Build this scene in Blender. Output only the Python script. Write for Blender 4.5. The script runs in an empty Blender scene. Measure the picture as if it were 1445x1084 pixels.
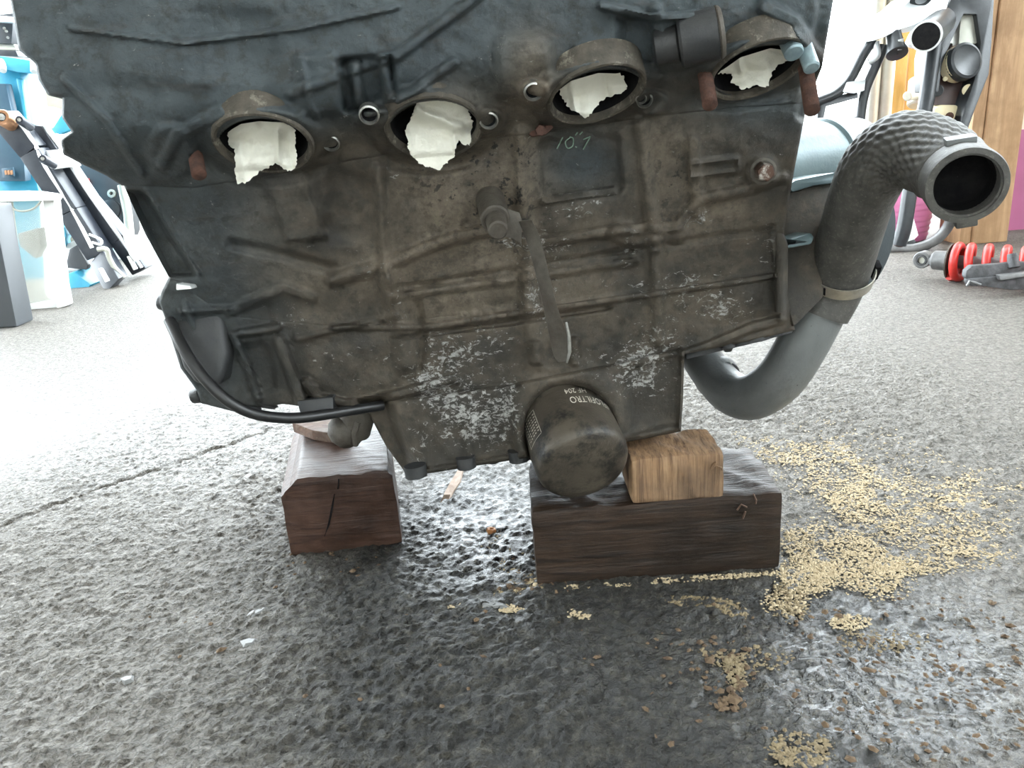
import bpy, bmesh, math, random
import numpy as np
from mathutils import Vector, Matrix
random.seed(7)
rng = np.random.default_rng(11)
SC = bpy.context.scene
COL = SC.collection
PI = math.pi

# ------------------------------------------------------------------ camera
FPX = 1091.0; CX, CY = 722.5, 542.0
S = 1.1                      # scale of the depths below, metres
CAMZ = 0.29*S
PITCH, ROLL = math.radians(19.0), math.radians(4.5)
cp, sp, cr, sr = math.cos(PITCH), math.sin(PITCH), math.cos(ROLL), math.sin(ROLL)
FW = Vector((0, cp, -sp)); R0 = Vector((1, 0, 0)); U0 = Vector((0, sp, cp))
RT = cr*R0 - sr*U0; UP = sr*R0 + cr*U0
CAM = Vector((0, 0, CAMZ))
cam = bpy.data.cameras.new('camera'); cam.sensor_width = 36; cam.lens = FPX/1445*36
cam.clip_start = 0.01; cam.clip_end = 200
camo = bpy.data.objects.new('camera', cam); COL.objects.link(camo)
M = Matrix((RT, UP, -FW)).transposed().to_4x4(); M.translation = CAM
camo.matrix_world = M
SC.camera = camo

# ------------------------------------------------------------------ world (bright overcast sky) and exposure
w = bpy.data.worlds.new('overcast_sky'); SC.world = w; w.use_nodes = True
bg = w.node_tree.nodes['Background']
bg.inputs[0].default_value = (0.86, 0.95, 1.0, 1); bg.inputs[1].default_value = 4.5
SC.view_settings.view_transform = 'Standard'; SC.view_settings.look = 'None'
SC.view_settings.exposure = 1.6; SC.view_settings.gamma = 1.0
SC.view_settings.use_curve_mapping = False

# ------------------------------------------------------------------ helpers
def U(px, py, d):
    px, py, d = float(px), float(py), float(d)
    return CAM + d*S*(FW + (px-CX)/FPX*RT - (py-CY)/FPX*UP)
def ray(px, py):
    return FW + (px-CX)/FPX*RT - (py-CY)/FPX*UP
def G(px, py, z=0.0):
    r = ray(px, py); t = (z-CAMZ)/r.z
    return CAM + t*r
def gd(px, py, z=0.0):
    r = ray(px, py); return (z-CAMZ)/r.z/S
def AY(px, py, y):           # on the vertical plane at world y
    r = ray(px, py); return CAM + (y/r.y)*r
_F, _R, _U = np.array(FW), np.array(RT), np.array(UP)
def Unp(px, py, d):
    px, py, d = np.broadcast_arrays(px, py, d)
    return np.array(CAM) + (d*S)[..., None]*(_F + ((px-CX)/FPX)[..., None]*_R - ((py-CY)/FPX)[..., None]*_U)
def PX(P):                   # world -> photo pixel, for painting stains at their place
    q = P - np.array(CAM); d = q@_F
    return CX + FPX*(q@_R)/d, CY - FPX*(q@_U)/d

def hsh(i, j, k=0):
    n = np.sin(i*127.1 + j*311.7 + k*74.7)*43758.5453
    return n - np.floor(n)
def vnoise(x, y, k=0):
    x = np.asarray(x, float); y = np.asarray(y, float)
    i, j = np.floor(x), np.floor(y); u, v = x-i, y-j
    u = u*u*(3-2*u); v = v*v*(3-2*v)
    a = hsh(i, j, k)*(1-u)+hsh(i+1, j, k)*u; b = hsh(i, j+1, k)*(1-u)+hsh(i+1, j+1, k)*u
    return (a*(1-v)+b*v)*2-1
def fbm(x, y, k=0, o=4):
    s, a = 0, 1.0
    for n in range(o):
        s = s + a*vnoise(x*2**n, y*2**n, k+n*3); a *= .5
    return s
def sstep(a, b, x):
    t = np.clip((x-a)/(b-a), 0, 1); return t*t*(3-2*t)

ORG = {}
def org(o):
    return ORG.get(o.name, Vector((0, 0, 0))) if o else Vector((0, 0, 0))
def tag(o, label=None, cat=None, group=None, kind=None):
    if label: o['label'] = label
    if cat: o['category'] = cat
    if group: o['group'] = group
    if kind: o['kind'] = kind
    return o
def thing(name, loc, label, cat, group=None):
    o = bpy.data.objects.new(name, None); COL.objects.link(o); o.location = loc
    o.empty_display_size = .02
    ORG[o.name] = Vector(loc)
    return tag(o, label, cat, group)
class MB:
    def __init__(s): s.v = []; s.f = []
    def add(s, v, f):
        n = len(s.v); s.v += [tuple(p) for p in v]; s.f += [tuple(i+n for i in q) for q in f]; return s
    def box(s, c, ax, ay, az):          # centre and half-axes
        c, ax, ay, az = map(Vector, (c, ax, ay, az))
        v = [c+i*ax+j*ay+k*az for k in (-1, 1) for j in (-1, 1) for i in (-1, 1)]
        return s.add(v, [(0,2,3,1),(4,5,7,6),(0,1,5,4),(2,6,7,3),(0,4,6,2),(1,3,7,5)])
    def tube(s, pts, rad, n=16, cap=True, closed=False):
        pts = [Vector(p) for p in pts]; m = len(pts)
        if not hasattr(rad, '__len__'): rad = [rad]*m
        T = []
        for i in range(m):
            a = pts[(i-1) % m] if closed or i > 0 else pts[i]; b = pts[(i+1) % m] if closed or i < m-1 else pts[i]
            t = (b-a); T.append(t.normalized() if t.length > 1e-9 else Vector((0, 0, 1)))
        x = T[0].orthogonal().normalized(); v = []; f = []
        for i in range(m):
            x = (x - x.dot(T[i])*T[i]).normalized(); y = T[i].cross(x)
            for k in range(n):
                a = 2*PI*k/n; v.append(pts[i] + rad[i]*(math.cos(a)*x+math.sin(a)*y))
        for i in range(m if closed else m-1):
            j = (i+1) % m
            for k in range(n):
                l = (k+1) % n; f.append((i*n+k, i*n+l, j*n+l, j*n+k))
        if cap and not closed:
            f.append(tuple(reversed(range(n)))); f.append(tuple(range((m-1)*n, m*n)))
        return s.add(v, f)
    def rev(s, o, ax, prof, n=32, cap0=False, cap1=False, ref=None, sx=1.0):   # profile (along axis, radius)
        o, ax = Vector(o), Vector(ax).normalized()
        x = (Vector(ref) - Vector(ref).dot(ax)*ax).normalized() if ref is not None else ax.orthogonal().normalized()
        y = ax.cross(x); v = []; f = []
        for (t, r) in prof:
            for k in range(n):
                a = 2*PI*k/n; v.append(o + t*ax + r*(sx*math.cos(a)*x+math.sin(a)*y))
        for i in range(len(prof)-1):
            for k in range(n):
                l = (k+1) % n; f.append((i*n+k, i*n+l, (i+1)*n+l, (i+1)*n+k))
        if cap0: f.append(tuple(reversed(range(n))))
        if cap1: f.append(tuple(range((len(prof)-1)*n, len(prof)*n)))
        return s.add(v, f)
    def cyl(s, a, b, r0, r1=None, n=16, bev=0.0):
        a, b = Vector(a), Vector(b); L = (b-a).length; r1 = r0 if r1 is None else r1
        pr = [(0, r0), (L, r1)] if bev <= 0 else [(0, r0-bev), (bev, r0), (L-bev, r1), (L, r1-bev)]
        return s.rev(a, b-a, pr, n, True, True)
    def prism(s, pts, off):             # polygon of 3-D points extruded by a vector
        pts = [Vector(p) for p in pts]; off = Vector(off); n = len(pts)
        f = [tuple(range(n)), tuple(reversed(range(n, 2*n)))]
        f += [(i, n+i, n+(i+1) % n, (i+1) % n) for i in range(n)]
        return s.add(pts+[p+off for p in pts], f)
    def make(s, name, mat, parent=None, smooth=True, bevel=0, seg=2, angle=40, subsurf=0):
        return mk(name, s.v, s.f, mat, parent, smooth, bevel, seg, angle)
def mk(name, v, f, mat, parent=None, smooth=True, bevel=0, seg=2, angle=40, fix=True):
    P = [Vector(p) for p in v]
    if parent is not None: o0 = org(parent)
    else:
        a = np.array([tuple(p) for p in P]); o0 = Vector(((a[:, 0].min()+a[:, 0].max())/2, (a[:, 1].min()+a[:, 1].max())/2, a[:, 2].min()))
    me = bpy.data.meshes.new(name); me.from_pydata([tuple(p-o0) for p in P], [], f)
    if fix or bevel:
        bm = bmesh.new(); bm.from_mesh(me)
        bmesh.ops.recalc_face_normals(bm, faces=bm.faces)
        if bevel:
            es = [e for e in bm.edges if len(e.link_faces) == 2 and e.calc_face_angle(0) > .5]
            bmesh.ops.bevel(bm, geom=es, offset=bevel, segments=seg, affect='EDGES', profile=.6)
        bm.to_mesh(me); bm.free()
    me.update()
    if smooth:
        me.shade_smooth() if hasattr(me, 'shade_smooth') else None
        try: me.set_sharp_from_angle(angle=math.radians(angle))
        except Exception: pass
    me.materials.append(mat)
    o = bpy.data.objects.new(name, me); COL.objects.link(o)
    if parent is not None: o.parent = parent
    else: o.location = o0
    ORG[o.name] = o0
    return o
def copy_tree(o, loc, label=None):
    c = o.copy(); COL.objects.link(c); c.location = loc; ORG[c.name] = Vector(loc)
    if label: c['label'] = label
    for ch in list(o.children):
        d = ch.copy(); COL.objects.link(d); d.parent = c
    return c
def spline(P, n):                       # Catmull-Rom through points (tuples of any length)
    P = [np.array(p, float) for p in P]; P = [2*P[0]-P[1]]+P+[2*P[-1]-P[-2]]; out = []
    for i in range(1, len(P)-2):
        for k in range(n):
            t = k/n
            out.append(.5*((2*P[i])+(-P[i-1]+P[i+1])*t+(2*P[i-1]-5*P[i]+4*P[i+1]-P[i+2])*t*t+(-P[i-1]+3*P[i]-3*P[i+1]+P[i+2])*t**3))
    out.append(P[-2]); return [tuple(float(c) for c in q) for q in out]

# ------------------------------------------------------------------ materials
def nodes(name):
    m = bpy.data.materials.new(name); m.use_nodes = True
    nt = m.node_tree; b = nt.nodes['Principled BSDF']
    return m, nt, b
def N(nt, t, **kw):
    n = nt.nodes.new(t)
    for k, v in kw.items():
        if k in n.inputs: n.inputs[k].default_value = v
        else: setattr(n, k, v)
    return n
def noise_tex(nt, scale, detail=4, rough=.6, coord='Object', dist=0, stretch=None):
    tc = nt.nodes.new('ShaderNodeTexCoord'); t = N(nt, 'ShaderNodeTexNoise', Scale=scale, Detail=detail, Roughness=rough, Distortion=dist)
    if stretch:
        mp = N(nt, 'ShaderNodeMapping'); mp.inputs['Scale'].default_value = stretch
        nt.links.new(tc.outputs[coord], mp.inputs[0]); nt.links.new(mp.outputs[0], t.inputs['Vector'])
    else: nt.links.new(tc.outputs[coord], t.inputs['Vector'])
    return t
def ramp(nt, src, stops):
    r = nt.nodes.new('ShaderNodeValToRGB'); nt.links.new(src, r.inputs[0])
    e = r.color_ramp.elements
    while len(e) < len(stops): e.new(.5)
    for q, (p, c) in zip(e, stops):
        q.position = p; q.color = (*c, 1) if len(c) == 3 else c
    return r
def mixc(nt, fac, a, b, blend='MIX'):
    m = nt.nodes.new('ShaderNodeMix'); m.data_type = 'RGBA'; m.blend_type = blend
    for i, x in ((0, fac), (6, a), (7, b)):
        if hasattr(x, 'is_linked') or hasattr(x, 'links'): nt.links.new(x, m.inputs[i])
        else: m.inputs[i].default_value = x if i == 0 else (*x, 1)
    return m.outputs[2]
def math_(nt, op, a, b=None, clamp=False):
    m = nt.nodes.new('ShaderNodeMath'); m.operation = op; m.use_clamp = clamp
    for i, x in ((0, a), (1, b)):
        if x is None: continue
        if hasattr(x, 'links'): nt.links.new(x, m.inputs[i])
        else: m.inputs[i].default_value = x
    return m.outputs[0]
def bump(nt, b, h, dist=.001, strength=1, prev=None):
    n = N(nt, 'ShaderNodeBump', Strength=strength, Distance=dist); nt.links.new(h, n.inputs['Height'])
    if prev is not None: nt.links.new(prev, n.inputs['Normal'])
    nt.links.new(n.outputs[0], b.inputs['Normal']); return n.outputs[0]
def plain(name, c1, c2=None, rough=.5, metal=0, scale=40, bmp=0, bscale=200, spec=.5, stretch=None, dirt=None, dscale=15, dth=(.5, .7)):
    m, nt, b = nodes(name)
    b.inputs['Roughness'].default_value = rough; b.inputs['Metallic'].default_value = metal
    b.inputs['Specular IOR Level'].default_value = spec
    t = noise_tex(nt, scale, stretch=stretch)
    c2 = c2 or tuple(x*.75 for x in c1)
    c = ramp(nt, t.outputs[0], [(.35, c1), (.68, c2)]).outputs[0]
    if dirt:
        d = noise_tex(nt, dscale, 6, .7); r = ramp(nt, d.outputs[0], [(dth[0], (0, 0, 0)), (dth[1], (1, 1, 1))]).outputs[0]
        c = mixc(nt, r, c, dirt)
    nt.links.new(c, b.inputs['Base Color'])
    if bmp:
        t2 = noise_tex(nt, bscale, 5, .7); bump(nt, b, t2.outputs[0], bmp)
    return m
def attr(nt, n):
    a = nt.nodes.new('ShaderNodeAttribute'); a.attribute_name = n; return a.outputs['Fac']

def m_casing():
    m, nt, b = nodes('oily_cast_aluminium')
    n1 = noise_tex(nt, 28, 7, .65).outputs[0]; n2 = noise_tex(nt, 160, 6, .75).outputs[0]
    oil = ramp(nt, n1, [(.3, (.026, .023, .018)), (.7, (.062, .052, .039))]).outputs[0]
    dust = ramp(nt, n2, [(.3, (.085, .066, .047)), (.7, (.19, .155, .115))]).outputs[0]
    du = math_(nt, 'ADD', attr(nt, 'dust'), math_(nt, 'MULTIPLY', math_(nt, 'SUBTRACT', n1, .47), 2.0), True)
    c = mixc(nt, du, oil, dust)
    c = mixc(nt, attr(nt, 'haze_paint'), c, ramp(nt, n1, [(.3, (.032, .043, .049)), (.7, (.072, .088, .095))]).outputs[0])  # black head paint, lightened to slate to stand in for lens haze
    # rust-brown streaks
    n3 = noise_tex(nt, 60, 6, .7, stretch=(.5, .5, 2.2)).outputs[0]
    c = mixc(nt, math_(nt, 'MULTIPLY', ramp(nt, n3, [(.55, (0, 0, 0)), (.75, (1, 1, 1))]).outputs[0], .30), c, (.085, .05, .03))
    # dark pits
    pits = ramp(nt, noise_tex(nt, 165, 4, .65).outputs[0], [(.575, (0, 0, 0)), (.625, (1, 1, 1))]).outputs[0]
    c = mixc(nt, math_(nt, 'MULTIPLY', ramp(nt, noise_tex(nt, 95, 6, .75).outputs[0], [(.50, (0, 0, 0)), (.62, (1, 1, 1))]).outputs[0], .55), c, (.022, .020, .016))
    c = mixc(nt, math_(nt, 'MULTIPLY', pits, attr(nt, 'pit')), c, (.014, .012, .010))
    # flaked paint, bare white oxide
    fn = noise_tex(nt, 230, 8, .8, dist=.6, stretch=(.8, 1, 1.25)).outputs[0]
    th = math_(nt, 'SUBTRACT', .645, math_(nt, 'MULTIPLY', attr(nt, 'flake'), .130))
    fl = math_(nt, 'MULTIPLY', math_(nt, 'SUBTRACT', fn, th), 30, True)
    c = mixc(nt, fl, c, ramp(nt, n2, [(.3, (.22, .215, .20)), (.65, (.50, .49, .47))]).outputs[0])
    nt.links.new(c, b.inputs['Base Color'])
    r = ramp(nt, n1, [(.3, (.42,)*3), (.7, (.66,)*3)]).outputs[0]; nt.links.new(r, b.inputs['Roughness'])
    b.inputs['Specular IOR Level'].default_value = .45
    p = bump(nt, b, noise_tex(nt, 300, 7, .75).outputs[0], .0016, .7)
    bump(nt, b, fl, .0004, .6, p)
    return m
MAT = {}
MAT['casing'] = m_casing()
MAT['black'] = plain('greasy_black_paint', (.022, .024, .026), (.04, .04, .04), .42, 0, 60, .0005, 300)
MAT['boss'] = plain('blued_bare_boss', (.30, .40, .43), (.16, .21, .23), .4, .3, 90, .0003, 400)
MAT['cover'] = plain('teal_grey_cover_paint', (.10, .145, .155), (.075, .11, .12), .33, .25, 25, .0002, 300, dirt=(.03, .035, .035), dscale=120, dth=(.66, .72))
MAT['disc'] = plain('slate_cover_paint', (.06, .075, .085), (.045, .055, .062), .45, .1, 20, .0003, 200)
MAT['rust'] = plain('rusty_steel', (.105, .048, .032), (.05, .024, .017), .8, .1, 220, .0006, 500)
MAT['rustd'] = plain('dark_rusty_steel', (.095, .084, .068), (.064, .054, .043), .6, .2, 150, .0006, 400, dirt=(.05, .035, .026), dscale=60)
MAT['steel'] = plain('worn_steel_and_highlight', (.5, .5, .47), (.25, .24, .22), .35, .9, 200, .0003, 500)
MAT['steelr'] = plain('half_rusted_bolt_steel', (.45, .42, .38), (.30, .27, .24), .4, .6, 200, .0003, 500, dirt=(.09, .05, .035), dscale=120, dth=(.42, .52))
MAT['lip'] = plain('crusted_port_lip', (.05, .043, .033), (.10, .085, .065), .7, 0, 120, .0008, 400, dirt=(.26, .235, .19), dscale=170, dth=(.56, .72))
MAT['soot_shade'] = plain('soot_and_bore_shade', (.008, .008, .009), (.016, .015, .015), .9, 0, 160, .0004, 300, spec=.1)  # soot of the ports; the same black paints shade in other bores
MAT['filter'] = plain('grimy_black_filter_can', (.052, .043, .033), (.095, .079, .059), .45, 0, 30, .0003, 600, dirt=(.012, .011, .010), dscale=32, dth=(.48, .60))
MAT['print'] = plain('worn_white_print', (.80, .76, .66), (.36, .33, .28), .6, 0, 300)
MAT['chalk'] = plain('green_paint_marker', (.22, .32, .25), (.12, .18, .14), .7, 0, 300)
MAT['tissue'] = plain('white_paper_tissue', (.86, .84, .74), (.78, .76, .66), .95, 0, 60, .0006, 900, spec=.1)
MAT['pipe'] = plain('dusty_grey_metal_pipe', (.20, .21, .21), (.145, .152, .152), .42, .2, 18, .0003, 400, dirt=(.06, .06, .06), dscale=180, dth=(.66, .7))
MAT['clampm'] = plain('hose_clamp_steel', (.55, .52, .46), (.35, .33, .29), .38, .8, 80, .0002, 500)
MAT['cableb'] = plain('black_cable_rubber', (.012, .012, .013), (.02, .02, .02), .35, 0, 60)
def m_hose():
    m, nt, b = nodes('knit_reinforced_rubber')
    t = noise_tex(nt, 70, 6, .7).outputs[0]
    c = ramp(nt, t, [(.35, (.050, .048, .044)), (.7, (.105, .10, .09))]).outputs[0]
    sp_ = noise_tex(nt, 420, 4, .7).outputs[0]
    c = mixc(nt, math_(nt, 'MULTIPLY', ramp(nt, sp_, [(.55, (0, 0, 0)), (.7, (1, 1, 1))]).outputs[0], .55), c, (.20, .19, .165))
    nt.links.new(c, b.inputs['Base Color']); b.inputs['Roughness'].default_value = .55
    bump(nt, b, sp_, .0005, .6)
    return m
MAT['hose'] = m_hose()
def m_wood(name, a, b_, c_, stretch, scale=40, rough=.65, blot=None, lo=.35, hi=.65):
    m, nt, b = nodes(name); b.inputs['Specular IOR Level'].default_value = .3
    g = noise_tex(nt, scale, 6, .65, stretch=stretch, dist=.4).outputs[0]
    c = ramp(nt, g, [(lo, a), (.5, b_), (hi, c_)]).outputs[0]
    d = noise_tex(nt, 14, 5, .65).outputs[0]
    c = mixc(nt, math_(nt, 'MULTIPLY', ramp(nt, d, [(.42, (0, 0, 0)), (.66, (1, 1, 1))]).outputs[0], .75), c, blot or tuple(x*.3 for x in a))
    nt.links.new(c, b.inputs['Base Color'])
    nt.links.new(ramp(nt, d, [(.35, (rough,)*3), (.7, (rough*.62,)*3)]).outputs[0], b.inputs['Roughness'])
    bump(nt, b, g, .0016, .8)
    return m
MAT['wood_red'] = m_wood('oil_soaked_red_brown_wood', (.050, .026, .018), (.075, .040, .028), (.036, .019, .014), (.35, 3, 3), 45, .5)
MAT['wood_black'] = m_wood('oil_soaked_black_wood', (.022, .015, .011), (.050, .031, .021), (.014, .010, .008), (.25, 2, 3.2), 55, .5, blot=(.012, .010, .009))
MAT['wood_pale'] = m_wood('sawn_pale_wood', (.40, .255, .145), (.31, .185, .10), (.15, .088, .052), (5, 1, .25), 75, .85, blot=(.10, .07, .05))
MAT['wood_shim'] = m_wood('brown_wood_splinter', (.20, .12, .085), (.13, .08, .06), (.26, .19, .14), (1, 3, 3), 50, .8)
MAT['post'] = m_wood('planed_pine_post', (.52, .33, .185), (.42, .255, .14), (.58, .38, .22), (5, 5, .5), 9, .6, blot=(.32, .19, .10))
MAT['beam'] = m_wood('yellow_varnished_pine', (.56, .35, .11), (.45, .27, .08), (.60, .40, .15), (5, 5, .5), 8, .5, blot=(.42, .24, .07))
MAT['saw'] = plain('damp_sawdust', (.52, .43, .29), (.36, .285, .18), .9, 0, 300, spec=.2)
MAT['crumb'] = plain('dark_brown_crumbs', (.085, .055, .035), (.16, .11, .065), .85, 0, 300, spec=.3)
MAT['shell'] = plain('pale_stone_and_glint', (.20, .20, .195), (.14, .14, .135), .5, 0, 120, .0003, 300)
MAT['bark'] = plain('dry_bark_chip', (.62, .50, .42), (.40, .30, .24), .8, 0, 120, .0006, 300)
MAT['pink'] = plain('magenta_pink_wall_paint', (.42, .12, .24), (.36, .10, .20), .55, 0, 8)
MAT['pinkb'] = plain('pink_plastic', (.62, .20, .38), (.56, .17, .33), .4, 0, 8)
MAT['cream'] = plain('cream_wall_paint', (.78, .68, .55), (.70, .60, .48), .7, 0, 6)
MAT['white'] = plain('white_plaster', (.78, .77, .74), (.72, .71, .68), .8, 0, 3)
MAT['red'] = plain('red_spring_paint', (.60, .040, .030), (.50, .03, .025), .35, 0, 60, dirt=(.16, .03, .025), dscale=90, dth=(.62, .7))
MAT['greym'] = plain('grey_damper_metal', (.20, .20, .20), (.13, .13, .13), .45, .5, 60, .0003, 300)
MAT['scrap'] = plain('dusty_black_scrap_metal', (.035, .035, .037), (.09, .09, .095), .55, .3, 80, .001, 200)
MAT['alu'] = plain('bare_aluminium_frame', (.80, .84, .86), (.66, .70, .72), .33, .35, 12, .0004, 200)
MAT['framek'] = plain('black_frame_paint', (.018, .021, .025), (.035, .04, .045), .32, 0, 40, .0002, 300)
MAT['brownp'] = plain('brown_plate', (.07, .04, .035), (.05, .03, .028), .5, 0, 40)
MAT['ivory'] = plain('yellowed_white_plastic', (.80, .72, .50), (.70, .58, .36), .5, 0, 30)
MAT['galv'] = plain('galvanised_pipe', (.50, .50, .44), (.42, .42, .37), .45, .4, 20)
MAT['blue'] = plain('light_blue_machine_paint', (.05, .34, .50), (.04, .28, .42), .35, 0, 20, dirt=(.45, .60, .66), dscale=14, dth=(.62, .8))
MAT['bluek'] = plain('dark_blue_panel', (.02, .06, .10), (.03, .08, .12), .4, 0, 20)
MAT['swing'] = plain('satin_black_swingarm_paint', (.015, .019, .028), (.03, .035, .045), .35, 0, 30)
MAT['bare'] = plain('aluminium_and_highlights', (.85, .86, .86), (.70, .72, .72), .3, .3, 30)
MAT['wplas'] = plain('white_plastic', (.80, .80, .78), (.74, .74, .72), .4, 0, 10)
MAT['dplas'] = plain('dark_grey_plastic', (.045, .05, .058), (.035, .04, .045), .4, 0, 10)
MAT['olive'] = plain('olive_grey_board', (.27, .26, .19), (.22, .21, .16), .7, 0, 10)
MAT['bronze'] = plain('bronze_bush', (.42, .22, .12), (.30, .16, .09), .35, .7, 60)
def m_clear():
    m, nt, b = nodes('cloudy_clear_plastic')
    b.inputs['Base Color'].default_value = (.93, .93, .88, 1); b.inputs['Roughness'].default_value = .25
    b.inputs['Transmission Weight'].default_value = .75; b.inputs['IOR'].default_value = 1.1
    return m
MAT['clear'] = m_clear()
def m_floor():
    m, nt, b = nodes('rough_concrete_floor')
    tc = nt.nodes.new('ShaderNodeTexCoord')
    n1 = noise_tex(nt, 7, 6, .6).outputs[0]; n2 = noise_tex(nt, 130, 7, .75).outputs[0]; n3 = noise_tex(nt, 45, 5, .7).outputs[0]
    v = N(nt, 'ShaderNodeTexVoronoi', Scale=190); v.feature = 'DISTANCE_TO_EDGE'
    wp = mixc(nt, .012, tc.outputs['Object'], noise_tex(nt, 90, 3, .6).outputs['Color'])
    nt.links.new(wp, v.inputs['Vector'])
    edge = ramp(nt, v.outputs['Distance'], [(.0, (0, 0, 0)), (.16, (1, 1, 1))]).outputs[0]
    dry = ramp(nt, n2, [(.30, (.080, .070, .058)), (.48, (.200, .180, .152)), (.70, (.30, .275, .238))]).outputs[0]
    dry = mixc(nt, math_(nt, 'MULTIPLY', math_(nt, 'SUBTRACT', 1.0, edge), .55), dry, (.055, .048, .040))
    wetc = ramp(nt, n2, [(.3, (.008, .008, .008)), (.48, (.016, .0145, .011)), (.58, (.045, .040, .028)), (.73, (.14, .125, .095))]).outputs[0]
    wet = math_(nt, 'ADD', attr(nt, 'wet'), math_(nt, 'MULTIPLY', math_(nt, 'SUBTRACT', n1, .5), .5), True)
    c = mixc(nt, wet, dry, wetc)
    nt.links.new(c, b.inputs['Base Color'])
    gl = math_(nt, 'ADD', attr(nt, 'gloss'), math_(nt, 'MULTIPLY', math_(nt, 'SUBTRACT', n2, .5), .5), True)
    nt.links.new(ramp(nt, gl, [(0, (.62,)*3), (.8, (.13,)*3)]).outputs[0], b.inputs['Roughness'])
    nt.links.new(math_(nt, 'ADD', .5, math_(nt, 'MULTIPLY', gl, .5)), b.inputs['Specular IOR Level'])
    dry_ = math_(nt, 'SUBTRACT', 1.0, math_(nt, 'MULTIPLY', attr(nt, 'gloss'), .75))
    nt.links.new(math_(nt, 'MULTIPLY', attr(nt, 'gloss'), .42), b.inputs['Coat Weight']); b.inputs['Coat Roughness'].default_value = .16
    p = bump(nt, b, edge, .0028, .7)
    p = bump(nt, b, math_(nt, 'MULTIPLY', n3, dry_), .003, .5, p)
    p = bump(nt, b, math_(nt, 'MULTIPLY', n2, dry_), .008, .85, p)
    bump(nt, b, math_(nt, 'MULTIPLY', noise_tex(nt, 520, 3, .6).outputs[0], dry_), .0010, .6, p)
    return m
MAT['floor'] = m_floor()

# ------------------------------------------------------------------ floor and room
def axis_pts(lo, a, b, hi, fine, growth=1.22):
    p = list(np.arange(a, b, fine)); s, x = fine, b
    while x < hi: p.append(x); s *= growth; x += s
    p.append(hi); s, x, q = fine, a, []
    while x > lo: s *= growth; x -= s; q.append(max(x, lo))
    return np.array(q[::-1]+p)
def build_floor():
    xs = axis_pts(-14, -.60, .60, 14, .0020, 1.10); ys = axis_pts(-4, .27, 1.10, 26, .0020, 1.10)
    X, Y = np.meshgrid(xs, ys)
    fade = sstep(.66, .40, np.abs(X))*sstep(1.22, .70, Y)*sstep(.12, .26, Y)
    c = .0060; gx, gy = X/c, Y/c; best = np.full(X.shape, 9.0); hid = np.zeros(X.shape)
    ix, iy = np.floor(gx), np.floor(gy)
    for dx in (-1, 0, 1):
        for dy in (-1, 0, 1):
            i, j = ix+dx, iy+dy; qx = i+hsh(i, j, 1); qy = j+hsh(i, j, 2); st = .7+.9*hsh(i, j, 4)
            d = np.hypot((gx-qx), (gy-qy)*1.2)*st; k = d < best
            hid = np.where(k, hsh(i, j, 3), hid); best = np.where(k, d, best)
    dome = np.clip(1-(best/.62)**2, 0, 1)*(.15+hid**1.5)
    rg = 1-np.abs(fbm(X*110, Y*160, 31, 3))
    Z = fade*(.0018*dome*(.6+.6*vnoise(X*9, Y*9, 5)) + .0017*rg*rg + .0011*fbm(X*60, Y*60, 9, 3) + .0016*vnoise(X*5, Y*5, 8) + .0008*vnoise(X*420, Y*420, 21))
    def groove(a, b, wd, dp):
        a, b = G(*a), G(*b); ex, ey = b.x-a.x, b.y-a.y; L = math.hypot(ex, ey)
        t = np.clip(((X-a.x)*ex+(Y-a.y)*ey)/L/L, 0, 1)
        wob = .004*vnoise(t*30, t*0, 3)
        d = np.abs(((X-a.x)*ey-(Y-a.y)*ex)/L+wob); inn = ((X-a.x)*ex+(Y-a.y)*ey)/L/L
        return -dp*sstep(wd, wd*.3, d)*((inn > -.1) & (inn < 1.02))*(.55+.45*(vnoise(t*22, t*0+3, 2) > -.3))
    Z = Z + fade*(groove((0, 742), (378, 607), .0045, .006) + groove((355, 706), (408, 692), .003, .004))
    P = np.stack([X, Y, Z], -1).reshape(-1, 3)
    ny, nx = X.shape
    idx = np.arange(ny*nx).reshape(ny, nx)
    F = np.stack([idx[:-1, :-1], idx[:-1, 1:], idx[1:, 1:], idx[1:, :-1]], -1).reshape(-1, 4)
    me = bpy.data.meshes.new('floor')
    me.vertices.add(len(P)); me.vertices.foreach_set('co', P.ravel())
    me.loops.add(F.size); me.loops.foreach_set('vertex_index', F.ravel())
    me.polygons.add(len(F)); me.polygons.foreach_set('loop_start', np.arange(0, F.size, 4)); me.polygons.foreach_set('loop_total', np.full(len(F), 4))
    me.update(calc_edges=True)
    # oil and water stains, each at its own place on the floor
    q = np.maximum(P[:, 1], .2); px, py = PX(np.stack([P[:, 0], q, 0*q], -1))
    def blob(cx, cy, rx, ry): return np.exp(-(((px-cx)/rx)**2+((py-cy)/ry)**2))
    wet = 1.15*blob(620, 830, 230, 140)+1.1*blob(900, 960, 330, 170)+1.0*blob(1250, 980, 280, 130)+.6*blob(1120, 900, 200, 70)+.55*blob(560, 1040, 250, 110)+.5*blob(700, 700, 110, 60)+.5*blob(800, 1100, 400, 120)
    wet = np.where(P[:, 1] > 1.3, 0, np.clip(wet*1.1-.12, 0, 1))
    gl = 1.25*blob(1280, 970, 240, 130)+.8*blob(680, 760, 110, 90)+.35*blob(920, 930, 200, 110)+.30*blob(250, 620, 300, 100)
    gl = np.where(P[:, 1] > 1.6, 0, np.clip(gl, 0, 1))
    for n, a in (('wet', wet), ('gloss', gl)):
        at = me.attributes.new(n, 'FLOAT', 'POINT'); at.data.foreach_set('value', a.astype(np.float32))
    me.shade_smooth(); me.materials.append(MAT['floor'])
    o = bpy.data.objects.new('floor', me); COL.objects.link(o); o['kind'] = 'structure'
build_floor()
ROOMY = 2.0
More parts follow.
